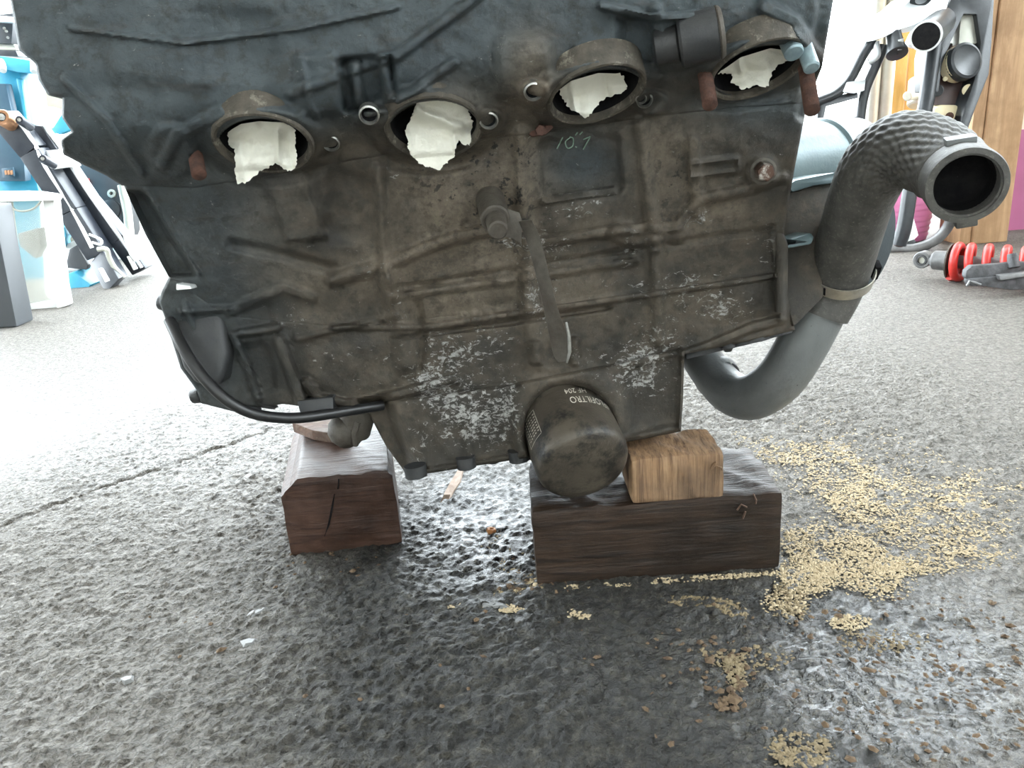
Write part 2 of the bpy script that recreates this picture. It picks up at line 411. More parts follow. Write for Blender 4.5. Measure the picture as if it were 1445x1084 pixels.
def slab(name, lo, hi, mat):
    lo, hi = Vector(lo), Vector(hi); h = (hi-lo)/2
    o = MB().box((lo+hi)/2, (h.x, 0, 0), (0, h.y, 0), (0, 0, h.z)).make(name, mat, None, False)
    o['kind'] = 'structure'; return o
WALLY = G(1396, 343).y+.13           # the cream and pink wall behind the post
wx0 = AY(1376, 300, WALLY).x
slab('ceiling', (-3.2, -3.0, 2.6), (3.2, ROOMY, 2.75), MAT['white'])
slab('wall_back', (-3.2, -3.12, 0), (3.2, -3.0, 1.79), MAT['white'])  # unseen wall, stopped short to leave an opening added for fill light
slab('trim_2', (-3.2, -3.12, 1.98), (3.2, -3.0, 2.6), MAT['white'])  # unseen header above the opening added for fill light
slab('wall_left', (-3.32, -3.0, 0), (-3.2, .6, 2.6), MAT['white'])
slab('wall_right', (3.2, -3.0, 0), (3.32, WALLY, 1.5), MAT['white'])
slab('wall_front', (wx0, WALLY, 0), (3.2, WALLY+.10, .95), MAT['cream'])
pz = AY(1400, 186, WALLY).z
slab('trim_1', (wx0, WALLY-.008, 0), (3.2, WALLY, pz), MAT['pink'])

# ------------------------------------------------------------------ engine
eng = thing('motorcycle_engine', U(760, 560, .60), 'greasy dark four cylinder motorcycle engine propped on wooden blocks', 'engine')
TILT = .15
VK = [-120, 0, 80, 105, 190, 215, 300, 400, 450, 500, 600, 660, 720]
DK = [.345, .352, .360, .366, .402, .409, .430, .455, .464, .474, .490, .497, .505]
_vv = np.arange(-140, 740, 2.0); _dd = np.interp(_vv, VK, DK)
_k = np.exp(-(np.arange(-12, 13)/5.0)**2); _k /= _k.sum()
_dd = np.convolve(np.pad(_dd, 12, mode='edge'), _k, 'valid')
def Dbase(px, py):
    return np.interp(py+TILT*(px-722), _vv, _dd)
def seg_d(px, py, pts):
    best = np.full(np.shape(px), 1e9)
    for (ax, ay), (bx, by) in zip(pts[:-1], pts[1:]):
        ex, ey = bx-ax, by-ay; L = ex*ex+ey*ey+1e-9
        t = np.clip(((px-ax)*ex+(py-ay)*ey)/L, 0, 1)
        best = np.minimum(best, np.hypot(px-ax-t*ex, py-ay-t*ey))
    return best
def ridge(pts, w_, h, soft=.6):
    return lambda x, y: h*sstep(w_, w_*(1-soft), seg_d(x, y, pts))
def rect(cx, cy, w_, h_, h, rot=0, soft=5, r=8):
    c, s = math.cos(math.radians(rot)), math.sin(math.radians(rot))
    def f(x, y):
        a, b = (x-cx)*c+(y-cy)*s, -(x-cx)*s+(y-cy)*c
        qx, qy = np.abs(a)-w_/2+r, np.abs(b)-h_/2+r
        d = np.hypot(np.maximum(qx, 0), np.maximum(qy, 0))+np.minimum(np.maximum(qx, qy), 0)-r
        return h*sstep(soft, -soft, d)
    return f
def ell(cx, cy, rx, ry, h, rot=0, soft=.2):
    c, s = math.cos(math.radians(rot)), math.sin(math.radians(rot))
    def f(x, y):
        a, b = (x-cx)*c+(y-cy)*s, -(x-cx)*s+(y-cy)*c
        return h*sstep(1+soft, 1-soft, np.hypot(a/rx, b/ry))
    return f
def poly(pts, h, soft=5):
    P = pts+[pts[0]]
    def f(x, y):
        ins = np.zeros(np.shape(x), bool)
        for (ax, ay), (bx, by) in zip(P[:-1], P[1:]):
            k = (ay > y) != (by > y)
            ins ^= k & (x < (bx-ax)*(y-ay)/((by-ay) if by != ay else 1e-9)+ax)
        d = seg_d(x, y, P)*np.where(ins, -1, 1)
        return h*sstep(soft, -soft, d)
    return f
PORTS = [(372, 203, 63, 36, 3), (612, 181, 63, 39, -3), (842, 133, 65, 33, -15), (1069, 98, 64, 31, -17)]
FEAT = [
    # head
    ridge([(410, 132), (520, 90), (560, 78), (640, 20), (690, -20)], 11, .004), ridge([(520, 160), (580, 130), (640, 88)], 10, .004),
    rect(518, 118, 74, 74, -.010, -4, 6), rect(503, 118, 14, 66, .008, -8, 4, 4), rect(545, 110, 13, 70, .010, -8, 4, 4),
    ridge([(422, 75), (440, 150), (448, 165)], 6, .003), rect(448, 118, 60, 86, .003, -6, 6),
    rect(740, 95, 80, 90, .006, -4, 10, 20), ell(753, 132, 22, 20, .006), ell(690, 170, 24, 20, .005), ell(525, 165, 24, 16, .004),
    ridge([(850, 8), (920, 25), (978, 22)], 8, .008), rect(905, 62, 60, 80, -.008, 0, 10), rect(930, 50, 16, 90, .006, -6, 6),
    ridge([(1080, 10), (1120, 30), (1150, 75)], 14, .005), ridge([(1172, -40), (1158, 60), (1136, 160)], 16, -.006),
    ridge([(90, 110), (150, 170), (200, 245)], 7, .003), rect(230, 90, 150, 60, .003, 8, 14, 20), rect(330, 60, 120, 90, -.004, 6, 16, 20),
    ridge([(100, 40), (260, 60), (420, 40), (560, 10)], 6, .003), ell(240, 215, 34, 40, .004), ridge([(310, 160), (250, 190), (230, 230)], 12, .003),
    ridge([(880, 100), (960, 90), (1010, 75)], 12, .004), ell(920, 145, 26, 18, .004),
    # cylinder block
    ridge([(736, 190), (738, 300), (746, 430)], 17, .005, .9), rect(820, 235, 112, 88, -.007, -5, 7, 16), ridge([(768, 284), (866, 268)], 7, .005),
    ridge([(610, 205), (620, 270), (640, 330)], 40, .003, 1), ridge([(905, 180), (912, 250), (925, 340), (930, 480)], 16, .005, .9), ridge([(978, 200), (985, 300)], 12, .003),
    rect(1008, 237, 74, 24, .003, -8, 2.5, 3), rect(1008, 237, 64, 14, -.0022, -8, 2, 2), ell(1076, 243, 22, 22, .004),
    ridge([(745, 345), (870, 325), (955, 320), (985, 282), (1060, 266), (1105, 250)], 10, .0055), ridge([(870, 330), (920, 345), (960, 330)], 16, .004),
    ridge([(470, 395), (550, 372), (600, 350), (650, 333), (720, 318)], 14, .006, .8), poly([(545, 380), (700, 325), (735, 420), (600, 440), (552, 430)], .002, 14),
    poly([(372, 252), (428, 246), (462, 335), (405, 342)], .004, 4), rect(490, 290, 60, 90, -.004, 8, 14, 18), ridge([(534, 240), (540, 330), (550, 420)], 12, .004, .9),
    ridge([(330, 345), (400, 360), (470, 380)], 12, -.004, .9), ridge([(205, 270), (240, 330), (278, 385)], 6, .004), poly([(180, 270), (206, 270), (278, 388), (240, 390)], -.010, 4),
    ridge([(550, 410), (700, 385), (860, 358), (1090, 322)], 6, -.003), ridge([(560, 418), (720, 396), (900, 368)], 7, .003),
    ridge([(325, 440), (400, 405), (440, 420)], 10, .004),
    # lower crankcase
    ridge([(548, 395), (562, 440), (575, 515)], 22, .008, .9), ridge([(590, 430), (596, 480), (592, 520)], 9, -.004, .9),
    ridge([(470, 462), (600, 462), (745, 440), (1010, 402), (1100, 388)], 6, .004), ridge([(560, 478), (745, 452), (860, 434)], 5, -.004),
    ridge([(745, 400), (748, 440), (760, 510)], 20, .005, .9), ridge([(330, 472), (350, 520), (364, 562)], 7, .006), ridge([(340, 470), (392, 462)], 8, .007),
    ridge([(394, 480), (412, 530), (425, 566)], 11, .009), rect(365, 520, 40, 70, -.004, -12, 6), rect(360, 445, 46, 40, -.003, -10, 6),
    ridge([(432, 540), (450, 562), (490, 570), (560, 556), (640, 536)], 9, .007), poly([(432, 540), (440, 500), (560, 470), (570, 540), (480, 565)], .003, 12),
    ridge([(262, 430), (285, 500), (310, 560)], 6, .004), ridge([(255, 440), (320, 436)], 6, .004), ridge([(420, 478), (560, 445)], 6, .003),
    ridge([(965, 500), (1000, 488), (1060, 462), (1100, 452)], 9, .006), ridge([(1090, 330), (1098, 400), (1104, 450)], 6, .004), rect(1060, 420, 60, 50, .002, -10, 8),
    # sump
    ridge([(965, 500), (962, 604)], 9, .004), poly([(505, 565), (545, 560), (592, 676), (560, 690)], -.022, 9), ridge([(552, 580), (590, 668)], 9, .002),
    ell(800, 590, 84, 80, .006, 0, .12), ell(803, 606, 63, 63, -.016, 0, .1), ridge([(733, 590), (736, 640), (738, 660)], 12, .006, .7),
    ridge([(590, 668), (745, 643), (890, 620), (960, 604)], 8, .004), ridge([(660, 590), (662, 660)], 10, .003, .9), ridge([(600, 600), (606, 670)], 10, .003, .9),
    rect(757, 498, 16, 34, .006, -3, 3, 3), rect(812, 496, 12, 40, .006, 4, 3, 3), poly([(884, 520), (950, 505), (948, 596), (890, 606)], -.002, 5),
]
for i in range(5): FEAT.append(rect(655+17*i, 452-2.4*i, 12, 19, .0018, -8, 2, 2))
for (cx, cy, a, b, t) in PORTS:
    FEAT.append(ell(cx, cy, a+20, b+17, .005, t, .14)); FEAT.append(ell(cx, cy, a*.97, b*.97, -.045, t, .05))
PAX = []
for (cx, cy, a, b, t) in PORTS:      # outward axis of each port
    th = math.acos(min(.95, b/a)); tr = math.radians(t); v = ray(cx, cy).normalized()
    dn = -math.sin(tr)*RT-math.cos(tr)*UP; dn = (dn-dn.dot(v)*v).normalized(); PAX.append(math.sin(th)*dn-math.cos(th)*v)
def port_plane(i, px, py):
    cx, cy, a, b, t = PORTS[i]; tr = math.radians(t); n = PAX[i]
    dd = float(Dbase(np.array([cx]), np.array([cy]))[0]); sv = -(px-cx)*math.sin(tr)+(py-cy)*math.cos(tr)
    nx, ny, nz = n.dot(RT), n.dot(-UP), n.dot(FW)
    q0 = nx*(cx-CX)/FPX+ny*(cy-CY)/FPX+nz; q = nx*(px-CX)/FPX+ny*(py-CY)/FPX+nz
    return np.clip(dd*q0/np.where(q < -.15, q, -.15), dd-.05, dd+.05), sv
def depth(px, py):
    d = Dbase(px, py)
    for i, (cx, cy, a, b, t) in enumerate(PORTS):
        tr = math.radians(t); u_ = (px-cx)*math.cos(tr)+(py-cy)*math.sin(tr); pl, sv = port_plane(i, px, py)
        wt = sstep(1.8, 1.25, np.hypot(u_/a, sv/b)); d = d*(1-wt)+pl*wt
    for f in FEAT: d = d - f(px, py)
    return d + .0007*vnoise(px*.05, py*.05, 1) + .0003*vnoise(px*.16, py*.16, 2)
def polyline(P, n):
    P = np.array(P, float); L = np.r_[0, np.cumsum(np.hypot(*np.diff(P, axis=0).T))]
    t = np.linspace(0, L[-1], n); return np.stack([np.interp(t, L, P[:, 0]), np.interp(t, L, P[:, 1])], -1)
def coons(T, B, L, R, nu, nv):
    T, B, L, R = polyline(T, nu), polyline(B, nu), polyline(L, nv), polyline(R, nv)
    u = np.linspace(0, 1, nu)[None, :, None]; v = np.linspace(0, 1, nv)[:, None, None]
    return (1-v)*T[None]+v*B[None]+(1-u)*L[:, None]+u*R[:, None]-((1-u)*(1-v)*T[0]+u*(1-v)*T[-1]+(1-u)*v*B[0]+u*v*B[-1])
BLOBS_FLAKE = [(560, 440, 20, 40, .6), (650, 500, 30, 14, .7), (600, 540, 24, 30, .7), (720, 560, 14, 40, .7), (800, 300, 50, 12, .7), (985, 300, 20, 16, .7), (1030, 440, 40, 20, .6), (880, 410, 60, 16, .5), (1085, 360, 16, 40, .6), (760, 420, 26, 40, 1), (705, 290, 30, 12, .4), (690, 480, 40, 30, .75), (620, 480, 26, 18, .7), (630, 545, 40, 45, .8), (690, 590, 50, 50, 1), (640, 600, 40, 40, .5),
    (885, 530, 50, 30, .9), (905, 505, 30, 40, .8), (940, 560, 26, 30, .3), (775, 350, 40, 25, .85), (720, 345, 30, 18, .7), (890, 345, 26, 40, .7), (960, 320, 40, 14, .6), (1000, 425, 60, 26, .65),
    (960, 395, 40, 16, .5), (1020, 385, 40, 14, .5), (410, 445, 30, 26, .6), (470, 500, 40, 20, .4), (520, 380, 40, 16, .5), (700, 65, 30, 25, .5), (800, 80, 16, 12, .5), (940, 475, 30, 40, .6),
    (590, 630, 20, 30, .5), (830, 280, 50, 12, .6), (1060, 330, 30, 20, .5), (1000, 215, 20, 10, .6), (560, 245, 12, 12, .5), (700, 205, 20, 20, .5), (815, 500, 30, 20, .5), (560, 500, 25, 40, .4), (740, 140, 30, 40, .35)]
BLOBS_DUST = [(640, 260, 110, 60, .9), (690, 350, 130, 45, .85), (740, 230, 26, 120, .8), (750, 90, 40, 60, .7), (940, 240, 70, 70, .6), (920, 320, 60, 26, .7), (1030, 290, 70, 30, .4), (560, 390, 120, 40, .5),
    (430, 380, 160, 60, .25), (800, 420, 200, 60, .35), (650, 100, 60, 40, .4), (960, 190, 90, 30, .35), (540, 620, 20, 60, .6), (800, 535, 80, 30, .4), (1000, 450, 90, 40, .3), (650, 450, 120, 30, .4)]
BLOBS_PIT = [(650, 240, 90, 60, 1), (720, 250, 40, 90, .9), (690, 300, 60, 60, .5), (900, 330, 200, 100, .3), (950, 250, 30, 60, .8), (600, 500, 200, 120, .2)]
def relief(name, T, B, L, R, back, parent, off=0.0, step=3.6, rnd=4.0, mat='casing', haze_paint=0.0):
    q = [polyline(c, 400) for c in (T, B, L, R)]
    ln = lambda c: np.hypot(*np.diff(np.array(c, float), axis=0).T).sum()
    nu = int(max(ln(T), ln(B))/step)+2; nv = int(max(ln(L), ln(R))/step)+2
    g = coons(T, B, L, R, nu, nv); px, py = g[..., 0], g[..., 1]
    e = np.full(px.shape, 1e9); out = list(T)+list(R)[1:]+list(B)[::-1][1:]+list(L)[::-1][1:]
    e = seg_d(px, py, out)
    d = depth(px, py)+off+.0016*(1-np.sqrt(np.clip(1-(1-np.clip(e/rnd, 0, 1))**2, 0, 1)))
    P = Unp(px, py, d)
    idx = np.arange(nu*nv).reshape(nv, nu)
    F = np.stack([idx[:-1, :-1], idx[1:, :-1], idx[1:, 1:], idx[:-1, 1:]], -1).reshape(-1, 4).tolist()
    ring = list(idx[0, :])+list(idx[1:, -1])+list(idx[-1, -2::-1])+list(idx[-2:0:-1, 0])
    V = P.reshape(-1, 3); n0 = len(V); Bv = np.array(eng_back(back))
    ext = V[ring]+Bv; V = np.concatenate([V, ext]); m = len(ring)
    F += [(ring[i], ring[(i+1) % m], n0+(i+1) % m, n0+i) for i in range(m)]
    F.append(tuple(range(n0, n0+m)))
    o = mk(name, V.tolist(), F, MAT[mat], parent, True, 0, angle=75)
    fx = np.concatenate([px.ravel(), px.ravel()[ring]]); fy = np.concatenate([py.ravel(), py.ravel()[ring]])
    def blobs(Bs):
        s = 0
        for cx, cy, rx, ry, a in Bs: s = s + a*np.exp(-(((fx-cx)/rx)**2+((fy-cy)/ry)**2))
        return s
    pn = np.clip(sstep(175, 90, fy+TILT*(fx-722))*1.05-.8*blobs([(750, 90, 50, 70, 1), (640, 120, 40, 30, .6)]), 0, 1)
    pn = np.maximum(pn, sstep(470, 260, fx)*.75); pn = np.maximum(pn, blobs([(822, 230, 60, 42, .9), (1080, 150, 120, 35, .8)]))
    A = {'flake': np.clip(blobs(BLOBS_FLAKE), 0, 1.1), 'dust': np.clip(blobs(BLOBS_DUST), 0, 1), 'pit': np.clip(blobs(BLOBS_PIT), 0, 1), 'haze_paint': np.clip(np.maximum(pn, haze_paint), 0, 1)}
    me = o.data
    for n, a in A.items():
        at = me.attributes.new(n, 'FLOAT', 'POINT'); at.data.foreach_set('value', np.asarray(a, np.float32))
    return o
def eng_back(L): return Vector((0, cp, -.10))*L
HB = [(172, 262), (275, 266), (480, 230), (690, 196), (780, 187), (900, 168), (1040, 152), (1140, 146)]
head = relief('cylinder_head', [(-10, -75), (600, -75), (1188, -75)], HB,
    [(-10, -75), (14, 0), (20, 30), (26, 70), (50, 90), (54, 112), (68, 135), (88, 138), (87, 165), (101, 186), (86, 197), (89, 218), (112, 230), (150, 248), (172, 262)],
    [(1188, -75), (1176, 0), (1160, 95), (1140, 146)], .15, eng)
CB = [(240, 394), (320, 450), (470, 464), (560, 457), (740, 440), (1010, 401), (1104, 386)]
blockp = relief('cylinder_block', [(x, y-6) for x, y in HB], CB, [(172, 256), (205, 330), (240, 394)], [(1140, 140), (1120, 245), (1107, 320), (1104, 386)], .20, eng, off=.0012)
low = relief('lower_crankcase', [(x, y-6) for x, y in CB],
    [(283, 569), (330, 581), (400, 570), (428, 574), (440, 588), (520, 579), (700, 562), (860, 532), (966, 500), (1062, 481), (1122, 466)],
    [(240, 388), (228, 412), (224, 426), (232, 446), (255, 520), (272, 543), (278, 552), (283, 569)], [(1104, 380), (1113, 425), (1122, 466)], .20, eng, off=.0010)
sump = relief('sump', [(514, 572), (700, 548), (860, 517), (966, 492)], [(577, 674), (600, 669), (745, 646), (890, 623), (961, 609)],
    [(514, 572), (545, 630), (577, 674)], [(966, 492), (964, 560), (961, 609)], .17, eng, off=-.006)
EB = eng_back(1).normalized()
def cdir(x, y, z): return (x*RT - y*UP + z*FW).normalized()     # image right, image down, away
# exhaust ports
for i, (cx, cy, a, b, t) in enumerate(PORTS):
    th = math.acos(min(.95, b/a)); tr = math.radians(t)
    ax = PAX[i]
    dd = float(Dbase(np.array([cx]), np.array([cy]))[0]); c = U(cx, cy, dd-.0065); r = a*(dd-.0065)*S/FPX
    ref = cdir(math.cos(tr), math.sin(tr), 0)
    lip = MB().rev(c, ax, [(-.013, r*1.13), (-.001, r*1.11), (.0008, r*1.09), (.0012, r*1.05), (.0006, r*1.0), (-.003, r*.965), (-.012, r*.96)], 56, ref=ref).make('port_lip', MAT['lip'], eng)
    MB().rev(c, ax, [(-.003, r*.962), (-.02, r*.94), (-.034, r*.8), (-.036, r*.02)], 48, False, True, ref=ref).make('port_wall', MAT['soot_shade'], lip)
def stud(name, p0, p1, d0, d1, r, mat='rust', hexr=0, parent=eng, thread=True):
    a, b = U(*p0, d0), U(*p1, d1); L = (b-a).length; n = max(6, int(L/.0016)); pr = [(0, r)]
    for i in range(n):
        x0 = L*(i+.2)/n; x1 = L*(i+.7)/n
        pr += [(x0, r*.74), (x1, r)] if thread else [(x0, r), (x1, r)]
    pr += [(L, r*.8)]
    m = MB().rev(a, b-a, pr, 16, True, True)
    return m.make(name, MAT[mat], parent, angle=60)
stud('exhaust_stud', (271, 196), (281, 247), .395, .378, .0040)
stud('exhaust_stud', (992, 88), (1002, 148), .385, .362, .0040)
stud('exhaust_stud', (1137, 96), (1146, 156), .378, .36, .0040)
# bare bosses beside the right port
MB().cyl(U(1104, 36, .375), U(1121, 76, .364), .0050, .0050, 20, .0008).make('stud_boss', MAT['boss'], eng)
MB().cyl(U(1132, 58, .372), U(1146, 97, .364), .0042, .0042, 20, .0008).make('stud_boss', MAT['boss'], eng)
pl_ = MB().cyl(U(958, 60, .362), U(1016, 46, .357), .0128, .0128, 36, .0015).make('end_plug', MAT['black'], eng)
MB().cyl(U(1011, 47, .3575), U(1019, 45, .357), .0131, .0127, 36, .0008).make('plug_rim', MAT['rustd'], pl_)
MB().cyl(U(925, 68, .368), U(960, 60, .364), .0095, .0095, 30, .001).make('plug_neck', MAT['black'], pl_)
# bare rims of the empty stud holes
for cx, cy, r in ((753, 130, .0042), (690, 171, .0042), (910, 142, .0038), (521, 163, .0045), (467, 203, .0040), (905, 140, .0026)):
    dd = float(depth(np.array([cx]), np.array([cy]))[0])-.001; ax = cdir(0.1, .72, -.68); c = U(cx, cy, dd)
    rim = MB().rev(c, ax, [(-.004, r*1.25), (0, r*1.22), (.0006, r*1.05), (-.001, r*.9), (-.005, r*.85)], 20).make('stud_hole_rim', MAT['steel'], eng)
    MB().rev(c, ax, [(-.0012, r*.9), (-.004, r*.6), (-.0045, 0.0001)], 16).make('hole', MAT['soot_shade'], rim)
# flange ear with rusty bolt under the middle ports
e = MB().prism([U(x, y, .401) for x, y in ((742, 186), (752, 175), (775, 172), (782, 180), (770, 190), (750, 193))], EB*.012).make('gasket_ear', MAT['rust'], eng, True, .0012)
MB().cyl(U(763, 183, .402), U(763, 184, .396), .0035, .003, 6).make('bolt_head', MAT['rust'], e, angle=30)
# right side bolt
bb = MB().cyl(U(1076, 241, .415), U(1081, 244, .402), .0056, .0052, 6, .0006).make('case_bolt', MAT['steelr'], eng, angle=30)
MB().rev(U(1076, 241, .415), U(1081, 244, .402)-U(1076, 241, .415), [(.002, .0062), (.0025, .0076), (.0040, .0076), (.0045, .0062)], 24).make('washer', MAT['rustd'], bb)
# boss, bolt and strap bracket in the middle
bos = MB().cyl(U(690, 276, .43), U(699, 310, .405), .0088, .0085, 24, .001).make('bracket_boss', MAT['rustd'], eng)
MB().cyl(U(699, 308, .408), U(703, 326, .393), .0062, .0056, 24, .001).make('bolt_head', MAT['rustd'], bos)
br = MB()
L1 = [U(x, y, d) for x, y, d in ((692, 296, .407), (712, 293, .407), (733, 300, .407), (737, 312, .407), (735, 345, .408), (722, 336, .408), (705, 333, .408), (692, 330, .408))]
br.prism(L1, EB*.004)
strap_c = spline([(741, 312, .400, 9), (753, 340, .402, 10), (766, 390, .406, 9), (778, 440, .412, 10), (789, 478, .418, 13), (793, 500, .421, 12), (794, 513, .422, 7)], 6)
lv, rv = [], []
for i, (x, y, d, wd) in enumerate(strap_c):
    lv.append(U(x-wd, y, d)); rv.append(U(x+wd, y-2, d-.006))
n = len(lv); th = EB*.0045
br2 = MB().add(lv+rv+[p+th for p in lv]+[p+th for p in rv],
    [q for i in range(n-1) for q in ((i, i+1, n+i+1, n+i), (2*n+i, 3*n+i, 3*n+i+1, 2*n+i+1), (i, 2*n+i, 2*n+i+1, i+1), (n+i, n+i+1, 3*n+i+1, 3*n+i))]+[(0, n, 3*n, 2*n), (n-1, 3*n-1, 4*n-1, 2*n-1)])
br.make('bracket_plate', MAT['rustd'], eng, True, .0008)
st = br2.make('bracket_strap', MAT['rustd'], eng, True, .0008)
tip = MB().tube([U(x, y, d) for x, y, d in ((799, 455, .4065), (803, 475, .409), (804, 497, .412), (800, 512, .4155))], [.0007, .0011, .0011, .0006], 8).make('strap_edge_line', MAT['steel'], st)  # bright line along the lower end of the strap
# pan bolts and undersides
def hexbolt(px, py, d, r, L, dirn=None, mat='black', parent=eng, name='sump_bolt'):
    a = U(px, py, d); ax = dirn or Vector((.07, -.1, -1)).normalized()
    return MB().rev(a-ax*.008, ax, [(0, r*1.25), (.008, r*1.25), (.0085, r), (L*.75, r), (L, r*.6)], 12, True, True).make(name, MAT[mat], parent, angle=40)
hexbolt(588, 672, .484, .0062, .009); hexbolt(659, 660, .487, .0054, .007); hexbolt(733, 650, .487, .0058, .007); hexbolt(697, 652, .53, .004, .006)
hexbolt(1046, 484, .488, .0052, .008); hexbolt(1060, 478, .492, .011, .010); hexbolt(1027, 490, .485, .0040, .011); hexbolt(1088, 474, .488, .005, .005)
hexbolt(752, 646, .55, .004, .006)
# lower flange on the right
fl = MB().prism([U(x, y, .494) for x, y in ((968, 497), (1042, 476), (1062, 462), (1118, 452), (1120, 470), (1060, 486), (1035, 492), (968, 508))], EB*.10).make('sump_flange', MAT['black'], eng, True, .0015)
# drain elbow bulge resting on the left block
eb = MB()
eb.tube([U(x, y, d) for x, y, d in spline([(508, 570, .505), (503, 590, .508), (497, 606, .512)], 5)], [.012, .0122, .0125, .0126, .0127, .0128, .0129, .013, .0132, .0135, .0135], 24)
c0 = U(496, 608, .512)
eb.rev(c0+Vector((0, 0, .013)), Vector((-.25, -.2, -1)), [(0, .004), (.003, .0105), (.009, .0135), (.016, .0132), (.021, .010), (.0245, .004), (.025, .0003)], 24)
eb.make('oil_line_elbow', MAT['rustd'], eng)
MB().tube([U(x, y, d) for x, y, d in ((505, 596, .497), (500, 612, .497), (502, 628, .503))], .0022, 8).make('casting_rib', MAT['rustd'], eng)
# alternator cover on the left
ac = MB(); outl = [(240, 398), (229, 412), (226, 424), (233, 446), (256, 520), (273, 543), (310, 548), (322, 500), (312, 440), (300, 405)]
ac.prism([U(x, y, .452) for x, y in outl], EB*.10)
acov = ac.make('alternator_cover', MAT['black'], eng, True, .006, 3)
MB().cyl(U(284, 557, .48), U(270, 560, .48), .0055, .005, 12, .001).make('cover_bolt', MAT['black'], acov)
MB().cyl(U(236, 428, .455), U(224, 426, .455), .0055, .005, 12, .001).make('cover_bolt', MAT['black'], acov)
MB().cyl(U(352, 572, .48), U(350, 582, .48), .0085, .008, 12, .001).make('cover_bolt', MAT['black'], acov)
MB().cyl(U(378, 570, .485), U(377, 576, .485), .0075, .006, 12, .001).make('cover_bolt', MAT['black'], acov)
MB().prism([U(x, y, .43) for x, y in ((248, 400), (252, 401), (268, 403), (271, 408), (248, 410))], EB*.01).make('oxide_patch', MAT['bare'], acov, True, .001)
cbl = spline([(239, 452, .447), (258, 490, .440), (285, 530, .438), (318, 563, .440), (355, 583, .446), (400, 590, .454), (440, 588, .462), (490, 580, .475), (540, 572, .488)], 6)
MB().tube([U(*p) for p in cbl], .0036, 12).make('oil_pressure_cable', MAT['cableb'], eng)
# foot under the cable
MB().prism([U(x, y, .468) for x, y in ((418, 566), (470, 560), (472, 590), (458, 594), (432, 594), (424, 588))], EB*.03).make('casting_foot', MAT['black'], eng, True, .002)
# edge of the cylinder block on the left, its highlight laid on as a thin bright tube
MB().tube([U(x, y, d) for x, y, d in ((204, 270, .424), (232, 315, .434), (258, 356, .443), (276, 386, .449))], .0010, 8).make('rib_highlight', MAT['steel'], eng)
# starter motor, bracket and clutch cover on the right
sm = MB(); sa, sb = U(1105, 242, .56), U(1205, 228, .60); axs = (sb-sa).normalized()
Ls = (sb-sa).length
sm.rev(sa, axs, [(-.06, .036), (Ls*.42, .036), (Ls*.45, .038), (Ls*.52, .038), (Ls*.55, .036), (Ls*.93, .036), (Ls*1.0, .031), (Ls*1.02, .010)], 48, True, True)
sm.make('starter_motor', MAT['cover'], eng, angle=30)
shelf = MB().prism([U(x, y, .47) for x, y in ((1112, 262), (1122, 254), (1178, 243), (1188, 248), (1186, 258), (1150, 262), (1118, 272))], EB*.05).make('motor_mount', MAT['cover'], eng, True, .002)
rs = MB().prism([U(x, y, .475) for x, y in ((1106, 268), (1130, 262), (1182, 254), (1180, 300), (1160, 345), (1165, 420), (1120, 465), (1102, 400))], EB*.12).make('side_casing', MAT['casing'], eng, True, .004)
MB().prism([U(x, y, .455) for x, y in ((1090, 334), (1100, 330), (1104, 342), (1144, 328), (1150, 334), (1146, 345), (1108, 352))], EB*.04).make('mount_lug', MAT['cover'], eng, True, .002)
MB().tube([U(x, y, d) for x, y, d in spline([(1076, 324, .460), (1092, 328, .456), (1102, 345, .455), (1103, 365, .456), (1102, 440, .462)], 5)], .0040, 10).make('casing_rib', MAT['casing'], eng)
cc = U(1187, 347, .56); cax = Vector((.8, -.55, .1)).normalized()
MB().rev(cc, Vector((.35, -.92, -.1)), [(-.05, .062), (-.012, .062), (0, .056), (.004, .03), (.004, .001)], 48, True, False).make('clutch_cover', MAT['disc'], eng)

# coolant pipe and hose
def catm(P, n): return [tuple(p) for p in spline(P, n)]
pp = catm([(975, 480, .60, 32), (1000, 520, .585, 33), (1030, 553, .565, 34.5), (1062, 560, .545, 35.5), (1100, 535, .525, 36), (1130, 490, .51, 36), (1156, 440, .50, 36), (1172, 410, .495, 36)], 8)
MB().tube([U(x, y, d) for x, y, d, r in pp], [r*.50*S/FPX for x, y, d, r in pp], 32).make('water_pipe', MAT['pipe'], eng)
MB().rev(U(1010, 530, .583), U(1022, 544, .572)-U(1010, 530, .583), [(-.004, .017), (0, .0186), (.004, .0186), (.008, .0178)], 32).make('pipe_collar', MAT['pipe'], eng)
hp = catm([(1158, 441, .50, 39), (1174, 408, .494, 41), (1188, 370, .480, 42), (1203, 320, .458, 43), (1218, 272, .438, 45), (1240, 232, .421, 48), (1275, 211, .405, 51), (1312, 219, .390, 52), (1340, 238, .375, 51), (1352, 250, .367, 50), (1364, 262, .353, 50)], 26)
HR = .47
